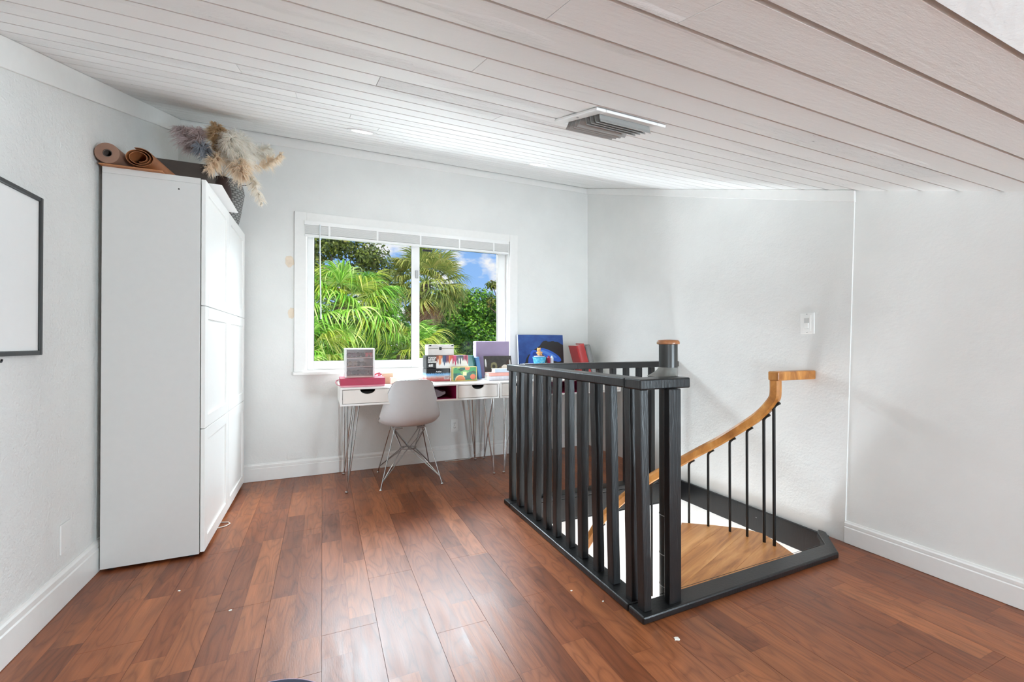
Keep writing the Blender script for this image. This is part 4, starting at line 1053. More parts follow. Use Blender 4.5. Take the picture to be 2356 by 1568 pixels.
tag(pl_.build('plush_toy', plain('orange_plush', (242, 186, 122), 0.8, vary=0.1, scale=60, bump=0.4, bscale=400), smooth=True), 'tiny orange plush figure sitting on the turquoise tub', 'toy')
for (x, c_, lb) in ((1.925, (160, 32, 62), 'dark red tube standing right of the turquoise tub'), (1.958, (226, 232, 240), 'white tube standing at the right end of the carton')):
    b = MB().lathe([(0.014, 0), (0.0155, 0.002), (0.0155, 0.052), (0.010, 0.058), (0.0085, 0.060), (0.0085, 0.070), (0.004, 0.071)], (x, 3.545, 0.8868), 18)
    tag(b.build('small_tube', plain('tube_%d' % c_[0], c_, 0.35), smooth=True), lb, 'tube')
def folder(base, th, dep, h, roll, mat, label):
    o, T = leaning('ring_folder', th, h, dep, base, 0, roll, None, label, 'folder', R_(-8))
    mb = MB(); mb.box(0, 0.0025, 0, dep, 0, h, T); mb.box(th-0.0025, th, 0, dep, 0, h, T)
    mb.build('cover', mat, o)
    s_ = MB(); pts = [(th/2 + th/2*math.cos(a), -0.012*math.sin(a)) for a in [math.pi + math.pi*k/8 for k in range(9)]]
    poly = [(x, -abs(y)) for x, y in pts] + [(th, 0.003), (0, 0.003)]
    s_.prism(poly, h, T); s_.build('spine', mat, o)
    MB().box(0.004, th-0.004, 0.006, dep-0.01, 0.004, h-0.012, T).build('pages', plain('page_block', (232, 232, 224), 0.7), o)
folder((2.345, 3.60, Z0+0.004), 0.085, 0.19, 0.300, R_(-16), plain('red_vinyl', (190, 58, 58), 0.35), 'red ring folder leaning left on the second desk in the corner')
folder((2.440, 3.60, Z0+0.004), 0.060, 0.19, 0.295, R_(-16), plain('grey_vinyl', (132, 132, 132), 0.35), 'grey ring folder leaning on the red one in the corner')

# ================================================================== ON TOP OF THE CABINETS
CT = 1.9056
boxobj('kraft_sheet', (-0.955, -0.715, 2.605, 3.00, CT, CT+0.006), plain('tan_leather', (176, 118, 78), 0.6, vary=0.15, scale=14), 'flat tan sheet under the two rolls on the near cabinet', 'sheet', 0.0015)
kr = thing('kraft_roll', 'thick grey-brown paper roll with a hollow core beside the wall', 'paper roll', (-0.922, 2.62, CT+0.0065))
T = TR((-0.922, 2.60, CT+0.0066+0.047), (R_(-90), 0, R_(-3)))
MB().lathe([(0.0185, 0.0), (0.047, 0.0), (0.047, 0.40), (0.0185, 0.40), (0.0185, 0.0)], (0, 0, 0), 36, T, cap=False).build('paper', plain('kraft_paper', (146, 112, 94), 0.6, vary=0.06), kr, smooth=True)
MB().lathe([(0.0145, 0.004), (0.0184, 0.004), (0.0184, 0.398), (0.0145, 0.398), (0.0145, 0.004)], (0, 0, 0), 24, T, cap=False).build('core', plain('core_card', (92, 82, 76), 0.7), kr, smooth=True)
# loosely rolled leather sheet: a spiral wall
lr = MB(); NS = 90; ly0, ly1 = 2.605, 3.02
ins, outs = [], []
for i in range(NS+1):
    t_ = i/NS; a = -math.pi/2 + t_*2*math.pi*2.55; r = 0.026 + 0.030*t_
    for lst, rr in ((ins, r-0.0013), (outs, r+0.0013)): lst.append((rr*1.05*math.cos(a), rr*0.82*math.sin(a)))
bx_, bz_ = -0.806, CT+0.0072+0.0575*0.82
vs = []
def sp(p, y, k_): return (bx_ + p[0]*(1+0.05*k_) + 0.035*k_, y, bz_ + p[1])
loop = outs + list(reversed(ins)); nL = len(loop)
vs = [sp(p, ly0, 0) for p in loop] + [sp(p, ly1, 1) for p in loop]
fs = [(i, (i+1) % nL, nL+(i+1) % nL, nL+i) for i in range(nL)]
for i in range(NS): fs += [(i, i+1, nL-2-i, nL-1-i), (nL+i, nL+nL-1-i, nL+nL-2-i, nL+i+1)]
lr.add(vs, fs)
lmat = plain('saddle_leather', (156, 98, 60), 0.5, vary=0.3, scale=9)
tag(lr.build('leather_roll', lmat, smooth=True), 'loosely rolled brown leather sheet with spiral end on the near cabinet', 'leather roll')
# dark crate
cra = thing('wooden_crate', 'dark brown slatted crate behind the rolls on the cabinets', 'crate', (-0.75, 3.13, CT))
M_CRATE = plain('dark_crate_wood', (70, 60, 54), 0.7, vary=0.15, scale=20)
for k_, (za, zb) in enumerate(((0.004, 0.100), (0.110, 0.208))):
    bx('slat', (-0.93, -0.62, 3.02, 3.032, CT+za, CT+zb), M_CRATE, cra, 0.001); bx('slat', (-0.93, -0.62, 3.228, 3.24, CT+za, CT+zb), M_CRATE, cra, 0.001)
    bx('slat', (-0.93, -0.918, 3.033, 3.227, CT+za, CT+zb), M_CRATE, cra, 0.001); bx('slat', (-0.632, -0.62, 3.033, 3.227, CT+za, CT+zb), M_CRATE, cra, 0.001)
bx('crate_floor', (-0.917, -0.633, 3.033, 3.227, CT, CT+0.008), M_CRATE, cra)
for x in (-0.917, -0.645):
    for y in (3.033, 3.215): bx('corner_post', (x, x+0.012, y, y+0.012, CT+0.008, CT+0.206), M_CRATE, cra)
boxobj('gift_tag', (-0.742, -0.708, 3.010, 3.0185, CT+0.001, CT+0.055), plain('tag_card', (206, 190, 182), 0.6, vary=0.2, scale=40), 'small pale tag standing in front of the dark crate', 'tag', 0.001)
# pampas grass in a dark vase
pam = thing('pampas_arrangement', 'bouquet of cream and dusky pampas plumes in a dark vase', 'dried flowers', (-0.592, 3.36, CT))
VB = Vector((-0.600, 3.335, CT))
MB().lathe([(0.036, 0.0005), (0.044, 0.004), (0.054, 0.09), (0.050, 0.17), (0.034, 0.225), (0.038, 0.245), (0.032, 0.245), (0.026, 0.225)], VB, 24).build('vase', plain('dark_clay', (62, 46, 42), 0.6, vary=0.15), pam, smooth=True)
def plume(pts, rad, n, mat, seed, curl=1.0):
    rg = random.Random(seed); mb = MB()
    pts = [Vector(p) for p in pts]
    def at(t_):
        x = t_*(len(pts)-1); i = min(int(x), len(pts)-2); f_ = x-i
        p0, p1, p2, p3 = pts[max(i-1, 0)], pts[i], pts[i+1], pts[min(i+2, len(pts)-1)]
        return 0.5*((2*p1) + (p2-p0)*f_ + (2*p0-5*p1+4*p2-p3)*f_*f_ + (3*p1-p0-3*p2+p3)*f_**3)
    mb.tube([at(k_/12) for k_ in range(13)], [0.0028*(1-0.6*k_/12) for k_ in range(13)], 5)
    K = 18
    for _ in range(n//K):
        t_ = 0.34 + 0.66*rg.random()**0.85
        p = at(t_); d_ = (at(min(t_+0.02, 1)) - at(max(t_-0.02, 0))).normalized()
        e_ = max(0.22, math.sin(math.pi*min(1, (t_-0.30)/0.74))**0.7)
        LT = rad*e_*(0.55 + 0.85*rg.random())
        v = Vector((rg.gauss(0, 1), rg.gauss(0, 1), rg.gauss(0, 1))); v = (v - d_*v.dot(d_)).normalized()
        tuft = (v + d_*(0.4 + 0.7*rg.random())).normalized()
        for _k in range(K):
            jit = Vector((rg.gauss(0, 1), rg.gauss(0, 1), rg.gauss(0, 1)))*0.20
            dirv = (tuft + jit).normalized(); L_ = LT*(0.6 + 0.5*rg.random())
            side = dirv.cross(Vector((rg.gauss(0, 1), rg.gauss(0, 1), rg.gauss(0, 1)))).normalized()
            w = 0.0012 + 0.0013*rg.random()
            pb_ = p + d_*rg.uniform(-0.006, 0.006)
            q1 = pb_ + (tuft*0.6 + dirv*0.4)*L_*0.55; q2 = pb_ + dirv*L_ + Vector((0, 0, -0.32*L_*curl))
            mb.add([pb_ - side*w, pb_ + side*w, q1 + side*w, q1 - side*w, q2], [(0, 1, 2, 3), (3, 2, 4)])
    o = mb.build('plume', mat, pam, fix=False); return o
def fluff(name, a, b, tr_=0.3):
    return leaf_mat(name, [a, b], 0.45, 0.8)
F_CREAM = fluff('cream_fluff', (252, 244, 232), (255, 254, 250)); F_TAN = fluff('tan_fluff', (214, 180, 134), (244, 222, 186))
F_PINK = fluff('dusky_pink_fluff', (206, 188, 186), (240, 226, 224)); F_GREY = fluff('grey_blue_fluff', (140, 146, 158), (196, 200, 208)); F_BEIGE = fluff('beige_fluff', (242, 220, 192), (255, 246, 232))
tipv = VB + Vector((0, 0, 0.235))
plumes = [([(0, 0, 0), (-0.01, -0.06, 0.10), (-0.012, -0.12, 0.19), (-0.015, -0.17, 0.285)], 0.055, 1700, F_TAN),
          ([(0, 0, 0), (0.03, -0.06, 0.10), (0.06, -0.10, 0.16), (0.085, -0.13, 0.20)], 0.105, 2800, F_CREAM),
          ([(0, 0, 0), (0.05, -0.09, 0.11), (0.09, -0.16, 0.17), (0.13, -0.21, 0.20)], 0.110, 2800, F_CREAM),
          ([(0, 0, 0), (0.05, -0.09, 0.07), (0.10, -0.16, 0.09), (0.15, -0.21, 0.08)], 0.105, 2600, F_CREAM),
          ([(0, 0, 0), (0.10, -0.03, 0.12), (0.19, -0.06, 0.17), (0.27, -0.07, 0.22)], 0.085, 1900, F_CREAM),
          ([(0, 0, 0), (0.12, -0.06, 0.07), (0.24, -0.12, 0.09), (0.36, -0.17, 0.16)], 0.060, 1300, F_BEIGE),
          ([(0, 0, 0), (0.08, -0.08, 0.06), (0.15, -0.14, 0.02), (0.21, -0.19, -0.08), (0.245, -0.21, -0.19)], 0.055, 1200, F_CREAM),
          ([(0, 0, 0), (0.07, -0.12, 0.05), (0.12, -0.22, 0.03), (0.16, -0.30, -0.05)], 0.090, 2000, F_BEIGE),
          ([(0, 0, 0), (0.0, -0.12, 0.06), (0.01, -0.24, 0.05), (-0.01, -0.36, -0.07)], 0.065, 1500, F_BEIGE),
          ([(0, 0, 0), (-0.06, -0.07, 0.10), (-0.10, -0.14, 0.15), (-0.12, -0.18, 0.19)], 0.080, 1700, F_PINK),
          ([(0, 0, 0), (-0.08, -0.10, 0.10), (-0.13, -0.18, 0.14), (-0.17, -0.24, 0.19)], 0.080, 1600, F_PINK),
          ([(0, 0, 0), (-0.04, -0.12, 0.11), (-0.07, -0.20, 0.15), (-0.08, -0.26, 0.19)], 0.075, 1500, F_PINK),
          ([(0, 0, 0), (-0.03, -0.14, 0.07), (-0.05, -0.24, 0.08), (-0.06, -0.31, 0.07)], 0.060, 1200, F_GREY),
          ([(0, 0, 0), (0.00, -0.10, 0.12), (0.02, -0.20, 0.18), (0.03, -0.26, 0.22)], 0.085, 2000, F_TAN),
          ([(0, 0, 0), (0.03, -0.12, 0.10), (0.07, -0.23, 0.14), (0.10, -0.30, 0.16)], 0.100, 2400, F_CREAM)]
for i, (p, r, n_, m_) in enumerate(plumes): plume([tipv + Vector(q) for q in p], r, n_, m_, 100+i)
# grey woven basket
bas = thing('woven_basket', 'grey woven basket at the back end of the cabinets under the plumes', 'basket', (-0.63, 3.66, CT))
def weave():
    t = NT('grey_weave'); co = t.node('ShaderNodeTexCoord').outputs['Object']
    s_ = t.node('ShaderNodeSeparateXYZ', {0: co})
    an = t.math('MULTIPLY', t.math('ARCTAN2', s_.outputs[1], s_.outputs[0]), 9.0)
    row = t.math('MULTIPLY', s_.outputs[2], 62.0)
    w = t.math('SINE', t.math('ADD', t.math('MULTIPLY', an, 2.0), t.math('MULTIPLY', t.math('FLOOR', row), 3.14159)))
    h = t.math('MULTIPLY', t.math('ADD', w, 1.2), t.math('SINE', t.math('MULTIPLY', t.math('FRACT', row), 3.14159)))
    t.link(t.ramp(h, [(0.0, lin((84, 84, 82))), (0.5, lin((132, 132, 129))), (1.0, lin((158, 158, 154)))]), t.b.inputs['Base Color'])
    t.b.inputs['Roughness'].default_value = 0.7; t.bump(h, 0.6, 0.006); return t.m
MB().lathe([(0.058, 0.0005), (0.062, 0.004), (0.078, 0.08), (0.092, 0.17), (0.104, 0.245), (0.100, 0.275), (0.083, 0.330), (0.079, 0.330), (0.092, 0.27), (0.05, 0.012)], (-0.625, 3.66, CT), 40).build('basket_body', weave(), bas, smooth=True, origin=(-0.625, 3.66, CT))
MB().tube([(-0.545, 3.60, CT+0.30), (-0.52, 3.57, CT+0.285), (-0.49, 3.55, CT+0.285), (-0.465, 3.545, CT+0.30), (-0.452, 3.545, CT+0.315)], 0.0028, 6).build('handle', M_IRON, bas, smooth=True)
# overhanging sheet
ps = boxobj('letter_sheet', (-0.640, -0.492, 2.700, 3.235, CT, CT+0.0018), plain('letter_paper', (248, 248, 247), 0.6, vary=0.01), 'white sheet of paper overhanging the front of the near cabinet top', 'paper', 0.0, rz=R_(0.8))

# ================================================================== WALL THINGS
wb = thing('whiteboard', 'black framed whiteboard on the left wall, cut by the picture edge', 'whiteboard', (XL, 1.7, 1.03))
wy0, wy1, wz0, wz1 = 1.29, 2.190, 1.028, 1.614
f = 0.017
mb = MB(); mb.box(XL, XL+0.016, wy0, wy0+f, wz0, wz1); mb.box(XL, XL+0.016, wy1-f, wy1, wz0, wz1)
mb.box(XL, XL+0.016, wy0+f, wy1-f, wz0, wz0+f); mb.box(XL, XL+0.016, wy0+f, wy1-f, wz1-f, wz1)
mb.build('frame', plain('black_frame', (40, 42, 42), 0.35), wb, bevel=0.003)
bx('board', (XL, XL+0.009, wy0+f, wy1-f, wz0+f, wz1-f), plain('whiteboard_face', (240, 240, 238), 0.25, vary=0.006), wb)
MB().tube([(XL+0.010, 1.94, 1.012), (XL+0.012, 1.968, 1.010), (XL+0.012, 1.972, 1.018)], 0.003, 6).build('hanging_hook', M_IRON, wb, smooth=True)

def plate(name, T, w, h, mat, label, cat, kind):
    o = thing(name, label, cat, T.translation)
    MB().box(-w/2, w/2, -0.0065, 0, -h/2, h/2, T).build('cover_plate', mat, o, bevel=0.0025)
    if kind == 'duplex':
        for s_ in (-1, 1):
            c = MB(); c.prism([(0.0165*math.cos(a), 0.0145*math.sin(a)*1.0) for a in [2*math.pi*k/16 for k in range(16)]], 0.0015, T @ TR((0, -0.0065, s_*0.0205), (R_(90), 0, 0)))
            so = c.build('socket', M_PLATE, o)
            for x in (-0.0062, 0.0062): MB().box(x-0.0012, x+0.0012, -0.0087, -0.0078, s_*0.0205-0.002, s_*0.0205+0.006, T).build('slot', M_IRON, so)
            MB().lathe([(0.0022, 0), (0.0022, 0.0008)], (0, 0, 0), 10, T @ TR((0, -0.0079, s_*0.0205-0.0075), (R_(90), 0, 0))).build('slot', M_IRON, so)
        MB().lathe([(0.003, 0), (0.003, 0.0012)], (0, 0, 0), 10, T @ TR((0, -0.0065, 0), (R_(90), 0, 0))).build('screw', M_STEELW, o)
    if kind == 'switch':
        MB().box(-0.0235, 0.0235, -0.0085, -0.0064, -0.047, 0.047, T).build('bezel', M_PLATE, o, bevel=0.0008)
        rk = MB(); rk.box(-0.014, 0.014, -0.0105, -0.0084, -0.030, 0.030, T); rk = rk.build('rocker_recess', plain('plate_shadow', (206, 206, 203), 0.4), o)
        MB().box(-0.0125, 0.0125, -0.016, -0.0104, -0.028, 0.002, T).build('slider', M_PLATE, o, bevel=0.0015)
        for s_ in (-1, 1): MB().lathe([(0.0028, 0), (0.0028, 0.0012)], (0, 0, 0), 10, T @ TR((0, -0.0064, s_*0.053), (R_(90), 0, 0))).build('screw', M_STEELW, o)
    if kind == 'blank':
        for s_ in (-1, 1): MB().lathe([(0.0026, 0), (0.0026, 0.0010)], (0, 0, 0), 10, T @ TR((0, -0.0064, s_*h*0.36), (R_(90), 0, 0)) if h > w else T @ TR((s_*w*0.36, -0.0064, 0), (R_(90), 0, 0))).build('screw', mat, o)
    return o
plate('wall_outlet', TR((1.122, D, 0.314)), 0.072, 0.116, M_PLATE, 'white duplex outlet on the back wall under the desk', 'outlet', 'duplex')
plate('blank_plate', TR((-0.203, D, 0.173)), 0.108, 0.050, M_WALL, 'painted-over low blank plate on the back wall right of the cabinets', 'wall plate', 'blank')
plate('blank_plate', TR((XL, 2.382, 0.272), (0, 0, R_(90))), 0.075, 0.122, M_WALL_R, 'painted blank plate on the left wall above the baseboard', 'wall plate', 'blank')
plate('light_switch', TR((XR, 1.614, 1.188), (0, 0, R_(-90))), 0.080, 0.122, M_PLATE, 'white sliding light switch on the right wall above the stairwell', 'switch', 'switch')
# cord below the desks
pts = [(1.02, 3.845, 0.004), (1.12, 3.84, 0.004), (1.25, 3.842, 0.005), (1.33, 3.845, 0.03), (1.40, 3.85, 0.09), (1.45, 3.86, 0.17), (1.50, 3.866, 0.30), (1.52, 3.866, 0.45)]
tag(MB().tube(pts, 0.003, 6).build('lamp_cord', plain('white_cord', (224, 222, 218), 0.5), smooth=True), 'thin white cord curving down to the floor behind the desks', 'cord')

# ================================================================== CEILING THINGS
def on_ceiling(x, y):
    """frame on the ceiling: local x = room x, local y = up the slope, local -z points into the room"""
    p = cpt(x, y, 0)
    return Matrix(((1, 0, 0, p.x), (0, cs, -sn, p.y), (0, sn, cs, p.z), (0, 0, 0, 1)))
vent = thing('air_vent', 'white ceiling air register with grey curved louvres', 'vent', cpt(0.905, 1.235, 0))
T = on_ceiling(0.905, 1.235)
w, h = 0.275, 0.275
mb = MB(); fw = 0.036
mb.box(-w/2, -w/2+fw, -h/2, h/2, -0.009, -0.0005, T); mb.box(w/2-fw, w/2, -h/2, h/2, -0.009, -0.0005, T)
mb.box(-w/2+fw, w/2-fw, -h/2, -h/2+fw, -0.009, -0.0005, T); mb.box(-w/2+fw, w/2-fw, h/2-fw, h/2, -0.009, -0.0005, T)
mb.build('vent_frame', M_FRAME, vent, bevel=0.002)
bx_in = MB().box(-w/2+fw, w/2-fw, -h/2+fw, h/2-fw, -0.0018, -0.0006, T); bx_in.build('vent_backing', plain('vent_dark', (88, 88, 85), 0.7), vent)
iw = w-2*fw
M_LOUV = plain('vent_louvre', (156, 156, 153), 0.45)
for i in range(8):
    y = -h/2 + fw + 0.006 + i*(iw-0.012)/7
    sgn = -1 if i < 4 else 1
    poly = [(0, 0), (0.003, -0.010), (0.009, -0.021), (0.017, -0.029), (0.018, -0.0275), (0.0105, -0.0195), (0.0048, -0.0095), (0.0018, 0)]
    poly = [(a, b) for a, b in poly]
    TT = T @ Matrix.Translation((-iw/2+0.001, y, -0.002)) @ Matrix(((0, 0, 1, 0), (sgn, 0, 0, 0), (0, 1, 0, 0), (0, 0, 0, 1)))
    MB().prism(poly, iw-0.002, TT).build('louvre', M_LOUV, vent)
MB().lathe([(0.004, -0.011), (0.004, -0.009)], (0, 0, 0), 10, T @ Matrix.Translation((-w/2+0.015, 0, 0))).build('screw', M_STEELW, vent)

LENS = plain('lit_lens', (255, 255, 255), 0.5, emit=((1.0, 0.985, 0.95), 7.0))
def downlight(x, y, label, energy, slope=True):
    T = on_ceiling(x, y) if slope else Matrix.Translation((x, y, ZF))
    o = thing('recessed_downlight', label, 'ceiling light', T.translation, group='recessed ceiling lights')
    MB().lathe([(0.058, -0.0005), (0.084, -0.0005), (0.082, -0.005), (0.064, -0.0065), (0.060, -0.004)], (0, 0, 0), 40, T).build('trim_ring', M_FRAME, o, smooth=True)
    MB().lathe([(0.059, -0.0040), (0.059, -0.0010)], (0, 0, 0), 36, T).build('lens', LENS, o)
    d_ = bpy.data.lights.new('downlight_lamp', 'AREA'); d_.shape = 'DISK'; d_.size = 0.11; d_.energy = energy; d_.color = (1.0, 0.985, 0.955)
    l_ = bpy.data.objects.new('downlight_lamp', d_); COL.objects.link(l_)
    l_.matrix_world = T @ Matrix.Translation((0, 0, -0.012))
    l_.parent = o; l_.matrix_parent_inverse = o.matrix_basis.inverted()
    return o
downlight(0.211, 2.680, 'lit round downlight in the board ceiling nearest the cabinets', 1.6)
downlight(1.380, 2.692, 'lit round downlight in the board ceiling in front of the window', 1.6)
downlight(2.25, 2.75, 'lit round downlight in the board ceiling hidden toward the right wall', 4) if False else None

# ================================================================== FLOOR THINGS
def chip(x, y, r, label, seed):
    rg = random.Random(seed); n_ = 9
    poly = [(x + r*(0.6+0.6*rg.random())*math.cos(2*math.pi*k/n_), y + r*0.8*(0.6+0.6*rg.random())*math.sin(2*math.pi*k/n_)) for k in range(n_)]
    tag(MB().prism(poly, 0.0022, Matrix.Translation((0, 0, 0.0004))).build('paint_chip', plain('chip_white', (246, 244, 236), 0.6)), label, 'paint chip', 'white chips on the floor')
chip(1.180, 1.203, 0.0125, 'largest white paint chip on the floor in front of the railing corner', 1)
chip(0.99, 1.62, 0.005, 'tiny white paint chip on the floor left of the railing base', 2)
chip(-0.335, 2.05, 0.006, 'small white paint chip on the floor in front of the near cabinet', 3)
chip(-0.565, 2.30, 0.006, 'small white paint chip on the floor close to the left wall', 4)
chip(1.07, 1.50, 0.004, 'tiny white crumb on the floor beside the railing corner', 5)
cu = thing('round_cushion', 'dark navy round cushion edge at the bottom of the picture', 'cushion', (-0.158, 1.308, 0))
MB().lathe([(0.05, 0.001), (0.17, 0.001), (0.190, 0.008), (0.199, 0.025), (0.196, 0.045), (0.180, 0.056), (0.05, 0.062), (0.002, 0.062)], (-0.158, 1.308, 0), 56).build('cushion_body', plain('navy_fabric', (34, 38, 62), 0.8, vary=0.1, bump=0.3, bscale=300), cu, smooth=True)
MB().tube([(-0.158 + 0.198*math.cos(a), 1.308 + 0.198*math.sin(a), 0.040) for a in [2*math.pi*k/56 for k in range(56)]], 0.004, 6, closed=True).build('piping', plain('lilac_piping', (196, 170, 190), 0.7), cu, smooth=True)

# ================================================================== GARDEN OUTSIDE
M_FROND = leaf_mat('fan_palm_green', [(54, 100, 30), (96, 152, 44), (150, 196, 72), (214, 228, 144)], 0.35, 0.35)
M_FROND2 = leaf_mat('fan_palm_yellow', [(70, 104, 28), (128, 152, 40), (178, 184, 66), (214, 210, 130)], 0.35, 0.35)
M_SABAL = leaf_mat('sabal_green', [(84, 104, 52), (132, 150, 72), (178, 184, 92), (222, 208, 124)], 0.3, 0.4)
M_DEAD = leaf_mat('dead_frond', [(130, 84, 50), (180, 124, 64), (212, 166, 98), (228, 198, 150)], 0.2, 0.7)
M_STRAW = leaf_mat('straw_frond', [(120, 84, 72), (170, 132, 112), (206, 176, 150)], 0.2, 0.8)
M_HEDGE = leaf_mat('hedge_leaf', [(30, 70, 20), (62, 116, 30), (112, 164, 44), (170, 204, 72)], 0.3, 0.35)
M_OLIVE = leaf_mat('olive_leaf', [(44, 58, 24), (82, 98, 36), (128, 140, 54), (150, 120, 66)], 0.3, 0.4)
M_BARK = plain('bark', (92, 76, 62), 0.9, vary=0.3, scale=8)
M_PETI = plain('petiole_green', (128, 150, 58), 0.5, vary=0.1)
struct('ground', MB().box(-40, 60, D+0.5, 90, -3.2, -3.0), plain('garden_soil', (60, 74, 36), 0.9, vary=0.3, scale=2), 'garden ground below the window', 'ground')

def fan_leaf(name, mat, rg, N, L, spread, droop, lp, wid=1.0, fold=0.55):
    """palmate frond: petiole along +y, blade of N drooping leaflets"""
    mb = MB(); mb.m = 1
    mb.tube([(0, lp*k_/4, -0.10*lp*(k_/4)**2) for k_ in range(5)], [0.012, 0.010, 0.008, 0.007, 0.006], 5)
    hub = Vector((0, lp, -0.10*lp)); mb.m = 0
    da = 2*spread/(N-1)
    for i in range(N):
        a = -spread + da*i + rg.uniform(-0.15, 0.15)*da
        Li = L*(0.62 + 0.38*math.cos(a*0.75))*rg.uniform(0.88, 1.08)
        dv = Vector((math.sin(a), math.cos(a), 0)); sv = Vector((math.cos(a), -math.sin(a), 0))
        dr = droop*rg.uniform(0.7, 1.35); tw = rg.uniform(-0.25, 0.25)
        ctr = []
        S = 7
        for k_ in range(S+1):
            s_ = k_/S
            bend = dr*max(0, s_-0.30)**1.8
            hx_ = Li*(s_ - 0.55*bend*s_); z = 0.10*L*math.sin(s_*1.6)*(1-0.4*abs(a)/spread) - Li*bend*1.15
            ctr.append(hub + dv*hx_ + sv*(tw*Li*0.35*s_*s_) + Vector((0, 0, z)))
        vs = []
        for k_, c in enumerate(ctr):
            s_ = k_/S
            hw = wid*Li*da*0.5*(s_ if s_ < 0.42 else 0.42*max(0.0, 1-((s_-0.42)/0.58))**0.75) + 0.0012*(1-s_)
            f_ = fold*hw*(1 if k_ else 0)
            vs += [c - sv*hw - Vector((0, 0, f_)), c, c + sv*hw - Vector((0, 0, f_))]
        fs = []
        for k_ in range(S):
            b = 3*k_
            fs += [(b, b+1, b+4, b+3), (b+1, b+2, b+5, b+4)]
        mb.add(vs, fs)
    o = mb.build(name, [mat, M_PETI], None, fix=False)
    return o
def palm(name, label, crown, variants, n, seed, elev, scale, trunk_r, group=None, dead=None, ndead=0, tilt_bias=None):
    rg = random.Random(seed)
    t_ = thing(name, label, 'palm tree', (crown[0], crown[1], -3.0), group=group)
    C = Vector(crown)
    pts = [(C.x + 0.04*math.sin(k_*1.1), C.y + 0.04*math.cos(k_), -3.0 + (C.z - 0.05 + 3.0)*k_/10) for k_ in range(11)]
    MB().tube(pts, [trunk_r*(1.1-0.2*k_/10) for k_ in range(11)], 10).build('trunk', M_BARK, t_, smooth=True)
    from mathutils import Euler
    for i in range(n):
        u = (i+0.5)/n
        el = elev[0] + (elev[1]-elev[0])*(u**0.8) + rg.uniform(-8, 8)
        az = i*137.5 + rg.uniform(-20, 20)
        if tilt_bias: az = tilt_bias[0] + (((az - tilt_bias[0] + 180) % 360) - 180)*tilt_bias[1]
        v = variants[rg.randrange(len(variants))]
        q = sub_copy(v, t_)
        s_ = scale*rg.uniform(0.85, 1.1)
        q.location = C + Vector((0, 0, rg.uniform(-0.08, 0.05))); q.rotation_euler = (Matrix.Rotation(R_(az), 3, 'Z') @ Matrix.Rotation(R_(el), 3, 'X') @ Matrix.Rotation(R_(rg.uniform(-25, 25)), 3, 'Y')).to_euler(); q.scale = (s_, s_, s_)
        q.name = 'frond'
    for i in range(ndead):
        q = sub_copy(dead[rg.randrange(len(dead))], t_)
        s_ = scale*rg.uniform(0.75, 1.0)
        q.location = C + Vector((0, 0, -0.12)); q.rotation_euler = (Matrix.Rotation(R_(i*137.5), 3, 'Z') @ Matrix.Rotation(R_(rg.uniform(-84, -58)), 3, 'X') @ Matrix.Rotation(R_(rg.uniform(-40, 40)), 3, 'Y')).to_euler(); q.scale = (s_, s_, s_)
        q.name = 'dead_frond'
    return t_
rg = random.Random(5)
PROTO = []
def protos(mat, k, **kw):
    out = [fan_leaf('frond', mat, rg, **kw) for _ in range(k)]
    PROTO.extend(out); return out
fanA = protos(M_FROND, 5, N=36, L=0.66, spread=R_(125), droop=0.95, lp=0.62, wid=0.85, fold=0.75)
fanB = protos(M_FROND2, 3, N=34, L=0.62, spread=R_(115), droop=1.1, lp=0.58, wid=0.8, fold=0.75)
sabA = protos(M_SABAL, 3, N=34, L=0.75, spread=R_(105), droop=0.75, lp=0.65)
deadA = protos(M_DEAD, 2, N=24, L=0.75, spread=R_(60), droop=0.8, lp=0.55, wid=0.7)
strawA = protos(M_STRAW, 2, N=22, L=0.75, spread=R_(45), droop=0.5, lp=0.6, wid=0.6)
palm('fan_palm', 'large bright green fan palm filling the left window pane', (0.30, 7.55, 1.70), fanA + fanA + fanB, 78, 11, (62, -55), 0.95, 0.12, 'garden palms')
palm('fan_palm', 'yellow-green fan palm low in the left corner of the window view', (-0.25, 6.95, 0.92), fanA + fanB, 44, 12, (55, -45), 0.75, 0.10, 'garden palms')
palm('fan_palm', 'low green fan palm below the window mullion in front of the tall palm', (1.30, 7.75, 0.92), fanA + fanA + fanB, 46, 13, (58, -50), 0.85, 0.10, 'garden palms')
palm('cabbage_palm', 'tall cabbage palm with brown hanging skirt behind the mullion', (2.43, 11.0, 2.62), sabA, 52, 21, (88, -40), 0.95, 0.16, 'garden palms', deadA + deadA + strawA, 34)
palm('cabbage_palm', 'small cabbage palm with dry fronds low behind the desk boxes', (2.25, 9.2, 0.55), sabA + fanB, 22, 22, (70, -30), 0.75, 0.12, 'garden palms', deadA, 8)
for p in PROTO: bpy.data.objects.remove(p)

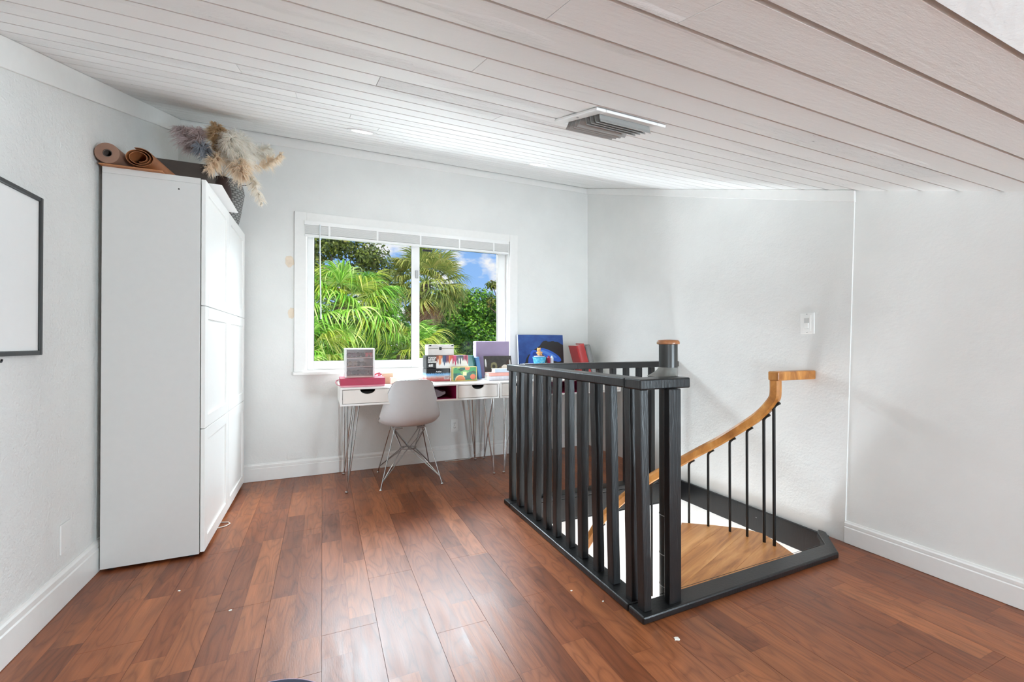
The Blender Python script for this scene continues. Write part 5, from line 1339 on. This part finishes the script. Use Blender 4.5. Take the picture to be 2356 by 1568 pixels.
def leafy(name, label, cat, trunk_pts, blobs, n, leaf, mat, seed, bark_r=0.08, group=None, core=True):
    rg = random.Random(seed)
    t_ = thing(name, label, cat, trunk_pts[0], group=group)
    mb = MB(); mb.tube(trunk_pts, [bark_r*(1-0.6*i/(len(trunk_pts)-1)) for i in range(len(trunk_pts))], 8)
    top = Vector(trunk_pts[-1])
    for (c, r) in blobs:
        c = Vector(c); m_ = (top + c)/2 + Vector((rg.uniform(-.2, .2), 0, rg.uniform(-.1, .15)))
        mb.tube([top, m_, c], [bark_r*0.4, bark_r*0.28, bark_r*0.12], 6)
        for _ in range(5):
            e_ = c + Vector((rg.uniform(-1, 1)*r[0], rg.uniform(-1, 1)*r[1], rg.uniform(-0.8, 1)*r[2]))*0.85
            mb.tube([c, (c+e_)/2 + Vector((0, 0, 0.06)), e_], [bark_r*0.12, bark_r*0.09, bark_r*0.04], 5)
    mb.build('trunk', M_BARK, t_, smooth=True)
    fo = MB()
    tot = sum(r[0]*r[1]*r[2] for c, r in blobs)
    for (c, r) in blobs:
        c = Vector(c)
        for _ in range(max(30, int(n*(r[0]*r[1]*r[2])/tot))):
            d_ = Vector((rg.gauss(0, 1), rg.gauss(0, 1), rg.gauss(0, 1))).normalized()
            k_ = (0.55 + 0.5*rg.random()) if core else (0.25 + 0.8*rg.random())
            p = c + Vector((d_.x*r[0], d_.y*r[1], d_.z*r[2]))*k_
            nrm = (d_ + Vector((rg.uniform(-.8, .8), rg.uniform(-.8, .8), rg.uniform(-.2, .9)))).normalized()
            ax = nrm.orthogonal().normalized(); ax = (Matrix.Rotation(rg.uniform(0, 6.28), 3, nrm) @ ax); bxv = nrm.cross(ax)
            l_ = leaf*rg.uniform(0.6, 1.2); w = l_*0.30
            q = [p - ax*l_*0.5, p - bxv*w + nrm*0.1*w, p + ax*l_*0.5 - nrm*0.15*l_, p + bxv*w + nrm*0.1*w]
            fo.add(q, [(0, 1, 2), (0, 2, 3)])
    o = fo.build('foliage', mat, t_, fix=False); o['kind'] = 'stuff'
    return t_
leafy('broadleaf_tree', 'open dark-leaved tree with sky gaps behind the large fan palm', 'tree', [(0.2, 10.6, -3), (0.25, 10.5, -1), (0.3, 10.4, 1.2), (0.45, 10.3, 2.2)],
      [((-0.35, 10.3, 3.0), (0.55, 0.5, 0.42)), ((0.25, 10.2, 3.25), (0.55, 0.5, 0.36)), ((0.95, 10.3, 3.05), (0.50, 0.5, 0.36)), ((0.55, 10.2, 2.62), (0.45, 0.4, 0.26)), ((1.25, 10.4, 2.70), (0.35, 0.4, 0.24)), ((-0.1, 10.3, 2.45), (0.5, 0.4, 0.35)), ((1.05, 10.3, 2.35), (0.4, 0.4, 0.22))],
      7000, 0.095, M_OLIVE, 31, 0.10, core=False)
leafy('hedge_tree', 'dense bright green leafy tree filling the lower right of the window view', 'tree', [(4.6, 14.2, -3), (4.6, 14.2, -1), (4.6, 14.2, 1.0)],
      [((3.9, 14.0, 2.3), (0.8, 0.8, 0.72)), ((4.8, 14.0, 2.35), (0.85, 0.8, 0.62)), ((5.6, 14.0, 2.05), (0.8, 0.8, 0.65)), ((4.3, 13.6, 1.2), (1.0, 0.8, 0.9)), ((5.5, 13.6, 1.0), (1.0, 0.8, 0.9)), ((3.3, 13.8, 1.3), (0.8, 0.7, 0.9)), ((4.6, 13.4, 0.1), (1.7, 0.8, 0.9))],
      24000, 0.125, M_HEDGE, 32, 0.12)
leafy('thin_tree', 'thin olive tree with open branches at the right edge of the window view', 'tree', [(5.35, 13.0, -3), (5.3, 13.0, 0), (5.25, 13.0, 2.0)],
      [((5.02, 13.0, 2.95), (0.25, 0.25, 0.16)), ((5.35, 13.0, 2.98), (0.25, 0.25, 0.2)), ((4.95, 13.0, 2.45), (0.16, 0.2, 0.22)), ((5.3, 13.0, 2.3), (0.2, 0.2, 0.15))],
      700, 0.12, M_OLIVE, 33, 0.06, core=False)
leafy('background_tree', 'dark green tree mass far behind the palms', 'tree', [(1.5, 17, -3), (1.5, 17, -1), (1.5, 17, 0.5)],
      [((-1.5, 17, 1.4), (1.7, 1.0, 1.2)), ((0.6, 17, 1.3), (1.7, 1.0, 1.25)), ((2.6, 17, 1.4), (1.6, 1.0, 1.3)), ((4.4, 17, 1.2), (1.4, 1.0, 1.3)), ((-0.5, 16.6, -0.4), (2.4, 1, 1.4)), ((2.6, 16.6, -0.4), (2.4, 1, 1.4))],
      9000, 0.26, M_HEDGE, 34, 0.15)
